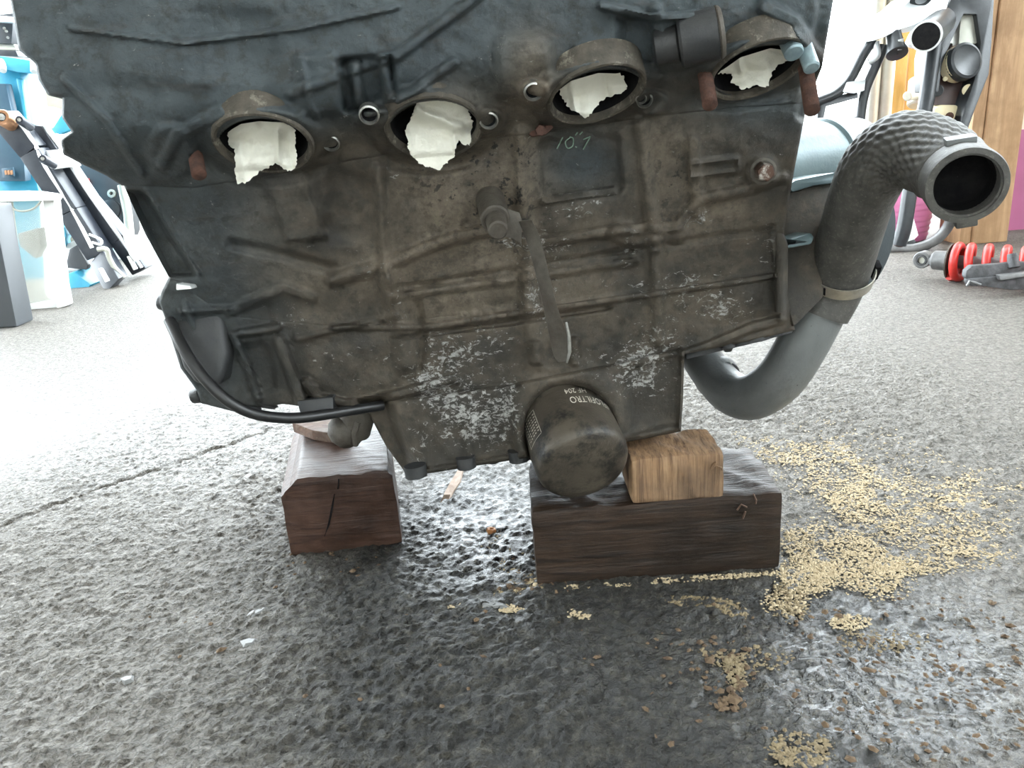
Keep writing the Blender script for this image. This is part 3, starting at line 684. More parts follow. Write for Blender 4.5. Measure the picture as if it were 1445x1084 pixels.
def hose_mesh():
    P = [U(x, y, d) for x, y, d, r in hp]; m = len(P); n = 144; v = []; f = []
    T = [(P[min(i+1, m-1)]-P[max(i-1, 0)]).normalized() for i in range(m)]; X = T[0].orthogonal().normalized()
    for i in range(m):
        X = (X-X.dot(T[i])*T[i]).normalized(); Yv = T[i].cross(X); fr = i/(m-1); r0 = hp[i][3]*(hp[i][2])*S/FPX*1.0
        wv = float(sstep(.38, .55, fr)*sstep(.86, .76, fr))          # ribbed knit shows on the bend
        for k in range(n):
            a = 2*PI*k/n
            kn = .00042*wv*(math.sin(k*2*PI/6+i*.42)+.8*math.sin(k*2*PI/6-i*.42))
            v.append(P[i]+(r0+kn)*(math.cos(a)*X+math.sin(a)*Yv))
    for i in range(m-1):
        for k in range(n):
            l = (k+1) % n; f.append((i*n+k, i*n+l, (i+1)*n+l, (i+1)*n+k))
    # inner wall
    b = len(v); cut = int(m*.80)
    for i in range(m-1, cut, -2):
        r0 = hp[i][3]*hp[i][2]*S/FPX
        for k in range(n):
            a = 2*PI*k/n
            v.append(P[i]+r0*.86*(math.cos(a)*X_at[i][0]+math.sin(a)*X_at[i][1]) if False else P[i]+.84*(v[i*n+k]-P[i]))
    rows = len(range(m-1, cut, -2))
    for k in range(n):
        l = (k+1) % n; f.append(((m-1)*n+k, (m-1)*n+l, b+l, b+k))
    for j in range(rows-1):
        for k in range(n):
            l = (k+1) % n; f.append((b+j*n+k, b+j*n+l, b+(j+1)*n+l, b+(j+1)*n+k))
    f.append(tuple(range(b+(rows-1)*n, b+rows*n)))
    return mk('water_hose', v, f, MAT['hose'], eng, True, angle=60)
hose = hose_mesh()
Pe, Pd = U(*hp[-1][:3]), U(*hp[-8][:3]); eax = (Pe-Pd).normalized(); er = hp[-1][3]*hp[-1][2]*S/FPX
MB().rev(Pe, eax, [(-.020, er*.98), (-.0185, er*1.07), (-.001, er*1.09), (.0012, er*1.06), (.0015, er*.9), (-.012, er*.88)], 64).make('hose_cuff', MAT['hose'], hose)
up = cdir(-.25, -.8, -.55); up = (up-up.dot(eax)*eax).normalized(); sd = eax.cross(up)
MB().box(Pe-eax*.018+up*er*1.06, sd*.007, eax*.005, up*.0022).make('cuff_tab', MAT['pipe'], hose, True, .0008)
low_ = (cdir(.0, .9, -.3)); low_ = (low_-low_.dot(eax)*eax).normalized()
MB().box(Pe-eax*.006+low_*er*1.13, eax.cross(low_)*.005, eax*.004, low_*.0025).make('cuff_nub', MAT['hose'], hose, True, .001)
MB().rev(Pe, eax, [(-.0004, er*.885), (-.012, er*.85), (-.020, er*.83), (-.021, .0001)], 48).make('hose_bore_shade', MAT['soot_shade'], hose)  # black cup closing the open hose, shade of the bore put into colour
ca, cb = U(1185, 384, .486), U(1191, 362, .477); cax = (cb-ca).normalized(); ref = cdir(-1, 0, 0)
cR = 42*.486*S/FPX*1.12
cl = MB(); wd = .0085; tl = cdir(0, .0, -1)
cax = (cax+.12*cdir(0, 0, -1)).normalized()
cl.rev(ca-cax*.0, cax, [(-wd/2, cR), (wd/2, cR), (wd/2, cR*.965), (-wd/2, cR*.965), (-wd/2, cR)], 64, ref=ref)
clamp = cl.make('hose_clamp', MAT['clampm'], hose, angle=30)
rx = (ref-ref.dot(cax)*cax).normalized(); ry = cax.cross(rx)
for i in range(6):
    a = math.radians(18+6.5*i)
    for sgn in (1, -1):
        q = ca+cR*1.0*(math.cos(a)*rx+sgn*math.sin(a)*ry)
        if (q-CAM).dot(FW) < (ca-CAM).dot(FW):
            rad = (math.cos(a)*rx+sgn*math.sin(a)*ry)
            MB().box(q, rad.cross(cax)*.0007, cax*.0030+rad.cross(cax)*.0006, rad*.0003).make('clamp_slot', MAT['soot_shade'], clamp, False)
q = ca-cR*1.04*rx
MB().box(q+cax*.0, cax*.006, ry*.004, rx*.002).make('clamp_screw', MAT['soot_shade'], clamp, True, .0008)

# oil filter
fe = U(825, 659, .466); fax = cdir(.22, .62, -.75); FL = .058; fb = fe-fax*FL; FR = 69.5*.466*S/FPX
fr_ = cdir(1, 0, 0)
MB().rev(fb, fax, [(-.02, FR*1.2), (-.003, FR*1.19), (.003, FR*1.15), (.0055, FR*1.05), (.0055, FR*.6)], 64, ref=fr_).make('filter_seat', MAT['rustd'], eng)
oil = MB().rev(fb, fax, [(.002, FR*.93), (.007, FR*1.03), (.010, FR*1.035), (.012, FR*.985), (.0145, FR*.985), (FL*.86, FR*.985), (FL*.93, FR*.965), (FL*.975, FR*.925), (FL*1.0, FR*.86), (FL*1.02, FR*.70), (FL*1.035, FR*.45), (FL*1.04, FR*.2), (FL*1.04, .0001)], 96, ref=fr_).make('oil_filter', MAT['filter'], eng, angle=50)
fx = (fr_-fr_.dot(fax)*fax).normalized(); fy = fax.cross(fx)
if fy.dot(UP) < 0: fy = -fy
def on_can(ang, t, h=.00035): return fb+fax*t+(FR*.985+h)*(math.sin(ang)*fx+math.cos(ang)*fy)
def text_mesh(txt):
    cu = bpy.data.curves.new('t', 'FONT'); cu.body = txt; cu.align_x = 'CENTER'; cu.resolution_u = 3
    o = bpy.data.objects.new('t', cu); COL.objects.link(o)
    dg = bpy.context.evaluated_depsgraph_get(); me = o.evaluated_get(dg).to_mesh()
    v = [tuple(p.co) for p in me.vertices]; f = [tuple(p.vertices) for p in me.polygons]
    o.evaluated_get(dg).to_mesh_clear(); bpy.data.objects.remove(o); bpy.data.curves.remove(cu)
    return v, f
def can_text(txt, ang0, t0, h, wx=1.0):                  # printed upside down, as the can hangs
    v, f = text_mesh(txt)
    V = [on_can(ang0-x*h*wx/FR, t0+y*h) for x, y, z in v]
    return mk('print_'+'text', V, f, MAT['print'], oil, False, fix=False)
can_text('HIFLOFILTRO', math.radians(25), .0235, .0092, .62)
can_text('HF 204', math.radians(7), .0150, .0068, .78)
b = MB()
for k in range(5): b.add([on_can(a_, t_) for a_, t_ in ((math.radians(36), .0140+k*.0013), (math.radians(50), .0140+k*.0013), (math.radians(50), .0148+k*.0013), (math.radians(36), .0148+k*.0013))], [(0, 1, 2, 3)])
b.make('print_block', MAT['print'], oil, False)
b = MB(); A0, A1, T0, T1 = -80, -52, .017, .040
def strip(a0, t0, a1, t1, wd=.0004):
    n = 6
    for i in range(n):
        p, q_ = i/n, (i+1)/n
        aa, ab = math.radians(a0+(a1-a0)*p), math.radians(a0+(a1-a0)*q_); ta, tb = t0+(t1-t0)*p, t0+(t1-t0)*q_
        if abs(a1-a0) > .1: b.add([on_can(aa, ta), on_can(ab, tb), on_can(ab, tb+wd), on_can(aa, ta+wd)], [(0, 1, 2, 3)])
        else: b.add([on_can(aa, ta), on_can(aa+wd/FR, ta), on_can(aa+wd/FR, tb), on_can(aa, tb)], [(0, 1, 2, 3)])
strip(A0, T0, A1, T0); strip(A0, T1, A1, T1); strip(A1, T0, A1, T1); strip(A0, T0, A0, T1)
for k in range(7):
    for j in range(5):
        a0 = A0+4+j*5; strip(a0, T0+.003+k*.0026, a0+2+2*random.random(), T0+.003+k*.0026, .0008)
b.make('print_panel', MAT['print'], oil, False)
# handwritten 10.7 on the block
def stroke(pts):
    P = catm(pts, 5) if len(pts) > 2 else [tuple(np.array(pts[0])*(1-t)+np.array(pts[1])*t) for t in np.linspace(0, 1, 5)]
    a = np.array(P); d = depth(a[:, 0], a[:, 1])-.0005
    return [U(x, y, dd) for (x, y), dd in zip(P, d)]
wr = MB()
for pts in ([(794, 194), (786, 210)], [(806, 193), (798, 200), (801, 209), (808, 206), (809, 196), (804, 193)], [(812, 207), (814, 208)], [(823, 197), (833, 193)], [(833, 193), (823, 211)], [(812, 191), (815, 187)], [(818, 190), (822, 186)]):
    wr.tube(stroke(pts), .00038, 6)
wr.make('handwriting', MAT['chalk'], eng)

# ------------------------------------------------------------------ tissue plugs in the ports
def tissue(T, B, L, R, cx, cy, dep, label, folds, seed):
    nu, nv = 46, 46
    g = coons(T, B, L, R, nu, nv); px, py = g[..., 0].copy(), g[..., 1].copy()
    u = np.linspace(0, 1, nu)[None, :]; v = np.linspace(0, 1, nv)[:, None]
    rag = np.minimum(np.minimum(u, 1-u), 1-v); k = np.exp(-rag*22)
    px += 2.4*k*vnoise(px*.35, py*.35, seed); py += 2.4*k*vnoise(px*.35, py*.35, seed+5)
    base = dep(px, py)
    fold = 0
    for (ax, ay, bx, by, h, w_) in folds: fold = fold+h*np.exp(-(seg_d(px, py, [(ax, ay), (bx, by)])/w_)**2)
    d = base-fold+.0022*fbm(px*.035, py*.035, seed, 3)
    V = Unp(px, py, d).reshape(-1, 3); V2 = Unp(px, py, d+.0006).reshape(-1, 3)
    idx = np.arange(nu*nv).reshape(nv, nu); n0 = nu*nv
    F = np.stack([idx[:-1, :-1], idx[1:, :-1], idx[1:, 1:], idx[:-1, 1:]], -1).reshape(-1, 4)
    ring = list(idx[0, :])+list(idx[1:, -1])+list(idx[-1, -2::-1])+list(idx[-2:0:-1, 0]); m = len(ring)
    F = F.tolist()+[[a+n0 for a in reversed(q)] for q in F.tolist()]+[(ring[i], ring[(i+1) % m], n0+ring[(i+1) % m], n0+ring[i]) for i in range(m)]
    o = mk('tissue_plug', np.concatenate([V, V2]).tolist(), F, MAT['tissue'], None, True, angle=35)
    return tag(o, label, 'tissue', 'tissues stuffed into the exhaust ports')
def tdep(i):       # inside the port above, draped over the lip below
    b = PORTS[i][3]
    def f(x, y):
        pl, sv = port_plane(i, x, y); lo = port_plane(i, PORTS[i][0], PORTS[i][1]+b*.9)[0]
        return np.minimum(pl, lo+.003)+.004-.019*sstep(-b*.2, b*1.0, sv)
    return f
tissue([(321, 186), (340, 175), (366, 171), (400, 173), (416, 181)], [(334, 259), (346, 258), (366, 243), (390, 230), (406, 241), (418, 238)], [(321, 186), (323, 205), (331, 214), (332, 240), (334, 259)], [(416, 181), (418, 210), (418, 238)],
    372, 203, tdep(0), 'white tissue hanging long and square from the leftmost exhaust port', [(392, 185, 393, 228, .003, 4), (338, 190, 345, 250, .002, 6), (405, 185, 412, 236, -.002, 5), (330, 190, 360, 178, .003, 6)], 3)
tissue([(587, 143), (600, 138), (618, 137), (645, 141), (660, 153)], [(590, 231), (618, 241), (640, 221), (647, 198), (652, 205), (663, 204)], [(587, 143), (580, 165), (572, 184), (577, 214), (590, 231)], [(660, 153), (668, 174), (663, 204)],
    612, 181, tdep(1), 'white crumpled tissue rounded at the bottom, in second exhaust port from left', [(590, 155, 650, 182, .006, 7), (640, 176, 666, 172, .004, 7), (640, 185, 645, 220, .003, 5), (600, 150, 640, 150, -.003, 8)], 13)
tissue([(789, 127), (806, 114), (844, 103), (877, 104)], [(799, 149), (813, 158), (827, 168), (838, 156), (851, 140), (868, 134), (886, 126)], [(789, 127), (799, 149)], [(877, 104), (886, 126)],
    842, 133, tdep(2), 'white tissue folded to a downward point in third exhaust port from left', [(806, 118, 812, 156, .003, 5), (855, 104, 858, 138, -.003, 5), (830, 110, 830, 160, .002, 10)], 23)
tissue([(1014, 103), (1045, 81), (1087, 68), (1115, 72)], [(1033, 116), (1047, 127), (1066, 121), (1081, 125), (1093, 95), (1118, 81)], [(1014, 103), (1033, 104), (1033, 116)], [(1115, 72), (1118, 81)],
    1069, 98, tdep(3), 'white tissue with a jagged lower edge in the rightmost exhaust port', [(1043, 84, 1046, 100, .004, 4), (1060, 90, 1080, 90, .003, 8), (1090, 70, 1110, 76, -.002, 4)], 33)

# ------------------------------------------------------------------ timber blocks
def timber(name, corners_f, zt, zb, depthv, mat, label, seed, cham=(0, 0), endmat=None):
    """front face given by two floor points (left, right), height and a depth vector"""
    a, b_ = Vector(corners_f[0]), Vector(corners_f[1]); dv = Vector(depthv)
    nx, nz, ny = 34, 14, 14
    def P(i, j, k):        # i along, j depth, k height, 0..1
        p = a.lerp(b_, i)+dv*j; p.z = zb+(zt-zb)*k; return p
    bm = bmesh.new(); vs = {}
    def vert(i, j, k):
        key = (round(i, 5), round(j, 5), round(k, 5))
        if key not in vs: vs[key] = bm.verts.new(P(i, j, k))
        return vs[key]
    def face(fn, n, m):
        for p in range(n):
            for q in range(m):
                bm.faces.new([vert(*fn(p/n, q/m)), vert(*fn((p+1)/n, q/m)), vert(*fn((p+1)/n, (q+1)/m)), vert(*fn(p/n, (q+1)/m))])
    for s_ in (0, 1):
        face(lambda p, q: (p, s_, q), nx, nz); face(lambda p, q: (p, q, s_), nx, ny); face(lambda p, q: (s_, p, q), ny, nz)
    L, D, H = (b_-a).length, dv.length, zt-zb; c = (P(0, 0, 0)+P(1, 1, 1))/2
    ex, ey = (b_-a).normalized(), dv.normalized()
    for (i, j, k), v in vs.items():
        R = .0035
        ax_, ay_, az_ = min(i, 1-i)*L, min(j, 1-j)*D, min(k, 1-k)*H
        s = 0
        for q in (ax_, ay_, az_): s += max(0, R-q)**2
        q = v.co.copy()
        if s > R*R:
            sh = R-R*R/math.sqrt(s)
            q += ex*(sh*.7*(1 if i < .5 else -1) if ax_ < R else 0)+ey*(sh*.7*(1 if j < .5 else -1) if ay_ < R else 0)+Vector((0, 0, sh*.7*(1 if k < .5 else -1) if az_ < R else 0))
        if cham[0] and k > .55:       # worn corners on the top
            t = max(0, cham[0]-i*L-(1-k)*H*1.0); q += ex*t*.5+Vector((0, 0, -t*.5))
        if cham[1] and k > .55:
            t = max(0, cham[1]-(1-i)*L-(1-k)*H*1.0); q += -ex*t*.5+Vector((0, 0, -t*.5))
        if k > .02:
            nn = .0009*float(fbm(np.array(q.x*90+q.y*55), np.array(q.z*90+q.y*30), seed, 3))
            q += ex*nn*.6+ey*nn+Vector((0, 0, nn if k > .9 else 0))
        v.co = q
    bmesh.ops.recalc_face_normals(bm, faces=bm.faces)
    V = [v.co.copy() for v in bm.verts]; bm.verts.index_update(); F = [tuple(v.index for v in f.verts) for f in bm.faces]; bm.free()
    o = mk(name, V, F, MAT[mat], None, True, angle=35)
    return tag(o, label, 'timber', 'wooden blocks under the engine')
# left block
a, b_ = G(411, 786), G(569, 770)
zl = (AY(420, 676, a.y)).z
lb = timber('timber_block', (a, b_), zl, .0, Vector((-.022, .135, 0)), 'wood_red', 'reddish brown timber block with worn corners, under the engine beside the floor joint', 3, (.015, .004))
# cracks in its end
for pts in ([(472, 697), (469, 715), (464, 740), (458, 757)], [(478, 676), (477, 690)]):
    mb = MB(); P = [AY(x, y, (a.y+b_.y)/2-.0006) for x, y in pts]; mb.tube(P, [.0003]+[.0009]*(len(P)-2)+[.0003] if len(P) > 2 else .0006, 6)
    mb.make('crack', MAT['soot_shade'], lb)
# right block
a2, b2 = G(757, 828), G(1101, 802)
zr = AY(752, 716, a2.y).z-.003
rb = timber('timber_block', (a2, b2), zr, .0, Vector((.002, .080, 0)), 'wood_black', 'long black oil soaked timber block lying under the oil filter', 8)
# small block on it
a3, b3 = G(892, 713, zr), G(1022, 703, zr)
zs = AY(950, 645, a3.y).z
sbk = timber('timber_offcut', (a3, b3), zs, zr+.0003, Vector((.0, .045, 0)), 'wood_pale', 'small pale sawn offcut standing on the long black block', 15)
# splinters on the offcut and block
def chip(pts, d, wd, mat, parent, name='splinter'):
    return MB().tube([U(x, y, dd) for (x, y), dd in zip(pts, d)], wd, 6).make(name, MAT[mat], parent)
yf = a3.y
MB().tube([AY(x, y, yf-.002) for x, y in ((1003, 663), (1008, 656), (1011, 652))], [.0004, .0013, .0005], 6).make('splinter', MAT['wood_pale'], sbk)
MB().tube([AY(x, y, yf-.002) for x, y in ((1010, 657), (1018, 660), (1019, 664))], [.0004, .0008, .0004], 6).make('splinter', MAT['wood_pale'], sbk)
for pts in ([(1063, 697), (1067, 706), (1066, 711)], [(1040, 720), (1046, 712), (1054, 716)], [(1048, 732), (1052, 722)]):
    MB().tube([AY(x, y, b2.y-.0025) for x, y in pts], .0007, 6).make('splinter', MAT['wood_shim'], rb)
# shim under the elbow on the left block
zc = zl+.0005
sh = MB()
pts = [(412, 598), (412, 608), (432, 614), (438, 622), (470, 628), (472, 612), (452, 604), (430, 601)]
top = [G(x, y-6, zl+.010) for x, y in ((412, 602), (434, 596), (468, 596), (492, 610), (470, 618), (440, 613))]
sh.prism(top, Vector((0, 0, -.0093)))
tag(sh.make('wood_shim', MAT['wood_shim'], None, False, .0006), 'thin broken wood splinter lying on the reddish brown block', 'splinter')

# ------------------------------------------------------------------ debris on the floor
def crumbs(name, areas, n, rmin, rmax, mat, label, cat):
    V, F = [], []
    ico = [(0, 0, 1), (.9, 0, .3), (.28, .85, .3), (-.72, .53, .3), (-.72, -.53, .3), (.28, -.85, .3), (0, 0, -.4)]
    fc = [(0, 1, 2), (0, 2, 3), (0, 3, 4), (0, 4, 5), (0, 5, 1), (6, 2, 1), (6, 3, 2), (6, 4, 3), (6, 5, 4), (6, 1, 5)]
    ws = [q[4] for q in areas]; tot = sum(ws)
    for (cx, cy, rx, ry, wgt, rot) in areas:
        k = int(n*wgt/tot); c, s = math.cos(math.radians(rot)), math.sin(math.radians(rot))
        for _ in range(k):
            rr = math.sqrt(random.random())*(1 if random.random() < .8 else 1.25); t = random.random()*2*PI
            x, y = rr*math.cos(t)*rx, rr*math.sin(t)*ry
            p = G(cx+x*c-y*s, cy+x*s+y*c)
            if fbm(np.array(p.x*60), np.array(p.y*60), 4, 4) < random.uniform(-1.6, 1.1): continue
            if abs(p.x) > 1.5 or p.y > 1.6: continue
            r = random.uniform(rmin, rmax)*(1.5 if random.random() < .06 else 1); n0 = len(V); q = random.random()*6
            e1, e2, e3 = random.uniform(.7, 1.5), random.uniform(.6, 1.1), random.uniform(.5, .9)
            cq, sq = math.cos(q), math.sin(q)
            for (a_, b1, c1) in ico:
                X_, Y_ = a_*e1*random.uniform(.8, 1.2), b1*e2
                V.append((p.x+r*(X_*cq-Y_*sq), p.y+r*(X_*sq+Y_*cq), p.z+.0004+r*(.35+c1*e3)))
            F.extend([tuple(i+n0 for i in t_) for t_ in fc])
    o = mk(name, V, F, MAT[mat], None, False, fix=False)
    return tag(o, label, cat, None, 'stuff')
crumbs('sawdust', [(1140, 640, 70, 18, 8, 0), (1210, 690, 80, 40, 14, 30), (1300, 730, 130, 50, 18, 10), (1240, 680, 170, 70, 14, 20), (1190, 790, 90, 40, 22, 20), (1140, 810, 40, 30, 10, 0), (1110, 850, 30, 20, 3, 0),
    (1290, 800, 60, 14, 5, 0), (1380, 790, 50, 20, 3, 0), (1390, 690, 60, 30, 4, 0), (1060, 618, 30, 10, 2, 0), (930, 822, 180, 4, 6, -4), (740, 822, 50, 14, 5, -10), (660, 857, 34, 4, 3, 2), (720, 861, 16, 5, 1.5, 0),
    (820, 868, 16, 8, 1, 0), (1200, 880, 30, 10, 1.5, 0), (740, 780, 60, 30, 2, 0)],
    27000, .0006, .0013, 'saw', 'tan sawdust strewn over the wet concrete around the blocks', 'sawdust')
MAT['saw2'] = plain('wet_sawdust', (.27, .215, .13), (.15, .115, .07), .85, 0, 300, spec=.3)
crumbs('wet_sawdust', [(985, 851, 48, 7, 9, 4), (1030, 862, 24, 8, 4, 18), (1038, 950, 13, 26, 4, -12), (1020, 935, 40, 12, 2, 20), (1130, 1060, 44, 26, 4, 0), (1115, 850, 26, 26, 3, 20), (740, 825, 60, 12, 3, -10), (1080, 930, 40, 20, 1, 0), (1240, 905, 60, 16, 2, 0)],
    5200, .0006, .0015, 'saw2', 'darker wet sawdust in patches in front of the long black block', 'sawdust')
crumbs('dirt_crumbs', [(1300, 900, 180, 60, 8, 0), (1320, 1010, 150, 70, 8, 0), (1010, 940, 60, 40, 5, 0), (1035, 985, 22, 22, 4, 0), (1000, 1000, 120, 80, 3, 0), (780, 800, 60, 30, 3, 0), (760, 830, 60, 10, 2, 0), (460, 800, 80, 20, 2, 0), (900, 900, 200, 60, 2, 0), (500, 900, 260, 120, 2, 0)],
    700, .0011, .0026, 'crumb', 'dark brown crumbs of dirt scattered over the glossy wet floor', 'dirt')
def flake(pts, h, mat, name, label, cat, group=None, lift=.0012):
    P = [G(x, y)+Vector((0, 0, lift)) for x, y in pts]; c = sum(P, Vector())/len(P)
    P = [Vector((p.x, p.y, lift)) for p in P]
    V = [Vector((p.x, p.y, 0.0003)) for p in P]+P+[c.lerp(p, .55)+Vector((0, 0, h)) for p in P]; n = len(P)
    F = [tuple(reversed(range(n)))]+[(i, (i+1) % n, n+(i+1) % n, n+i) for i in range(n)]+[(n+i, n+(i+1) % n, 2*n+(i+1) % n, 2*n+i) for i in range(n)]+[tuple(range(2*n, 3*n))]
    return tag(mk(name, V, F, MAT[mat], None, True, angle=25), label, cat, group)
flake([(343, 877), (350, 868), (372, 860), (384, 859), (376, 866), (355, 877)], .0022, 'shell', 'stone_or_glint', 'long pale stone flake standing out of the grey floor left of the reddish block', 'stone')
flake([(164, 965), (176, 958), (194, 956), (190, 964), (176, 969)], .0018, 'shell', 'stone_or_glint', 'rounded pale stone flake low at the left of the floor', 'stone')
flake([(336, 908), (352, 903), (368, 904), (360, 914), (344, 916)], .0016, 'shell', 'stone_or_glint', 'broad grey stone flake just in front of the long pale flake', 'stone')
flake([(672, 854), (690, 853), (712, 853), (720, 860), (700, 862), (680, 860)], .0014, 'shell', 'stone_or_glint', 'pale blue grey flake standing for a puddle glint beside a strip of sawdust near the long black block', 'stone')  # glint of a puddle, modelled as a raised pale flake
# bark chip
bc = thing('bark_chip', G(638, 705), 'curled pale bark chip lying on the floor between the blocks', 'bark')
P = [G(620, 714)+Vector((0, 0, .001)), G(632, 712)+Vector((0, 0, .001)), G(640, 700)+Vector((0, 0, .004)), G(650, 690)+Vector((0, 0, .007)), G(655, 678)+Vector((0, 0, .012)), G(648, 679)+Vector((0, 0, .012)), G(637, 692)+Vector((0, 0, .009)), G(628, 704)+Vector((0, 0, .006))]
MB().prism(P, Vector((.001, .003, -.0014))).make('outer_bark', MAT['bark'], bc, False, .0004)
MB().prism([G(618, 718)+Vector((0, 0, .0012)), G(630, 716)+Vector((0, 0, .0012)), G(636, 705)+Vector((0, 0, .005)), G(627, 706)+Vector((0, 0, .0055))], Vector((0, .002, -.001))).make('dark_end', MAT['crumb'], bc, False)
# brown nut
q = G(693, 753)
nt_ = MB().rev(q+Vector((0, 0, .0005)), (.2, .1, 1), [(0, .0035), (.0005, .0040), (.0035, .0040), (.004, .0034), (.004, .002), (.001, .002)], 6).make('rusty_nut', plain('orange_rust', (.45, .20, .07), (.30, .12, .04), .7), None, False)
tag(nt_, 'small orange rusty nut in a dark dent of the floor', 'nut')

# ------------------------------------------------------------------ right background
# wooden post at the wall
pw = thing('wooden_post', G(1392, 348), 'tall pine post standing in front of the pink and cream wall', 'post')
pA, pB = G(1372, 345), G(1421, 341); dv = Vector((0, .085, 0)); wv_ = Vector((pB.x-pA.x, 0, 0))
MB().box(pA+wv_/2+dv/2+Vector((0, 0, .55)), wv_/2, dv/2, (0, 0, .55)).make('post_body', MAT['post'], pw, True, .004)
# thinner post plank on its left, lit edge
MB().box(pA+Vector((-.013, .045, .55)), (.012, 0, 0), (0, .04, 0), (0, 0, .55)).make('edge_plank', MAT['post'], pw, True, .003)
# yellow door frame beams farther back
by = 2.05
def beam(x0, x1, yy, mat, name, label, cat, dp=.06, top=.95):
    a_, c_ = AY(x0, 170, yy), AY(x1, 170, yy)
    o = MB().box(((a_.x+c_.x)/2, yy+dp/2, top/2), ((c_.x-a_.x)/2, 0, 0), (0, dp/2, 0), (0, 0, top/2)).make(name, MAT[mat], None, True, .003)
    return tag(o, label, cat)
beam(1254, 1274, by-.03, 'beam', 'door_jamb', 'narrow yellow pine jamb beside the grey pipes', 'timber', .05)
beam(1275, 1300, by, 'beam', 'door_jamb', 'wide yellow pine jamb behind the motorcycle frame', 'timber', .07)
tag(MB().cyl(AY(1228, 170, by-.1)*1.0+Vector((0, 0, -AY(1228, 170, by-.1).z)), Vector((AY(1228, 170, by-.1).x, by-.1, .95)), .016, None, 20).make('grey_pipe', MAT['galv'], None), 'left of two upright galvanised pipes beside the yellow jamb', 'pipe', 'upright grey pipes')
tag(MB().cyl(Vector((AY(1247, 170, by-.1).x, by-.1, 0)), Vector((AY(1247, 170, by-.1).x, by-.1, .95)), .016, None, 20).make('grey_pipe', MAT['galv'], None), 'right of two upright galvanised pipes beside the yellow jamb', 'pipe', 'upright grey pipes')
# pipe fitting on the jamb
ft = MB(); ft.cyl(U(1296, 150, 1.70), U(1301, 112, 1.70), .026, .03, 24, .004); ft.cyl(U(1296, 132, 1.69), U(1280, 136, 1.66), .013, .011, 16, .002)
tag(ft.make('pipe_fitting', MAT['galv'], None), 'pale metal pipe fitting mounted on the yellow jamb', 'fitting')
# motorcycle frame
fd = 1.24
fr = thing('motorcycle_chassis', G(1275, 352), 'bare aluminium and black motorcycle frame standing on end behind the hose', 'motorcycle chassis')
def fpoly(name, pts, d, th_, mat, parent=fr, bev=.004, sx=0.0):
    return MB().prism([U(x, y, d) for x, y in pts], Vector((sx, th_, 0))).make(name, MAT[mat], parent, True, bev, 2)
def ftube(name, pts, r, mat, parent=fr, n=16):
    P = catm(pts, 6); return MB().tube([U(*p[:3]) for p in P], r, n).make(name, MAT[mat], parent)
fpoly('head_casting', [(1229, 38), (1245, 24), (1275, 8), (1292, -8), (1330, -10), (1338, 8), (1330, 28), (1310, 40), (1296, 34), (1270, 42), (1245, 54), (1232, 58)], fd, .09, 'alu')
ft_ = ftube('cross_tube', [(1328, 30, fd+.02), (1318, 42, fd-.01), (1308, 50, fd-.06)], .024, 'framek')
ax = (U(1308, 50, fd-.06)-U(1318, 42, fd-.01)).normalized()
MB().rev(U(1307, 51, fd-.062), ax, [(-.004, .0245), (.003, .0245), (.003, .0205), (-.008, .0205)], 32).make('tube_rim', MAT['bare'], ft_)
MB().rev(U(1307, 51, fd-.062), ax, [(.0032, .0215), (.0034, .0001)], 32).make('tube_bore_shade', MAT['soot_shade'], ft_)  # flat black disc painting the shade inside the open tube
fpoly('side_plate', [(1298, 60), (1312, 66), (1330, 40), (1342, -10), (1330, -10), (1312, 30)], fd+.01, .06, 'alu')
ftube('down_rail', [(1326, 20, fd+.02), (1318, 70, fd+.02), (1312, 110, fd+.02), (1306, 150, fd+.02), (1296, 200, fd+.03), (1284, 270, fd+.04), (1276, 320, fd+.05), (1268, 346, fd+.06)], .013, 'framek')
fpoly('main_beam', [(1330, 30), (1345, -10), (1404, -10), (1400, 60), (1396, 105), (1378, 150), (1362, 195), (1350, 195), (1362, 150), (1376, 110), (1384, 60), (1378, 20), (1360, 20), (1342, 60), (1330, 90), (1325, 130), (1318, 130), (1318, 80)], fd+.02, .07, 'framek', bev=.003)
fpoly('gusset_plate', [(1320, 105), (1342, 60), (1376, 60), (1392, 110), (1372, 150), (1318, 148)], fd+.05, .02, 'brownp', bev=.002)
fpoly('front_web', [(1356, 22), (1372, 14), (1384, 24), (1386, 60), (1352, 66)], fd+.03, .03, 'galv')
dc = U(1364, 85, fd+.012); dax = cdir(.18, .05, -1)
dsc = MB().rev(dc, dax, [(-.02, .031), (-.012, .033), (0, .0315), (.002, .027), (.0005, .025), (.0005, .0001)], 40, True).make('pivot_cap', MAT['framek'], fr)
MB().rev(U(1357, 88, fd+.02), dax, [(-.02, .030), (0, .031), (.004, .027), (.004, .001)], 32, True).make('pivot_boss', MAT['ivory'], fr)
for x, y in ((1334, 111), (1323, 128), (1366, 127)):
    MB().cyl(U(x, y, fd+.045), U(x, y, fd+.03), .0045 if x == 1334 else .010, None, 16, .001).make('frame_bush', MAT['ivory'] if x != 1323 else MAT['framek'], fr)
# yellowed linkage part under it
lk = fpoly('linkage_block', [(1316, 162), (1320, 152), (1330, 148), (1350, 148), (1357, 154), (1358, 162), (1354, 185), (1340, 195), (1322, 190)], fd+.04, .03, 'ivory')
MB().cyl(U(1340, 164, fd+.045), U(1340, 164, fd+.03), .007, None, 12).make('grease_hole', MAT['rust'], lk)
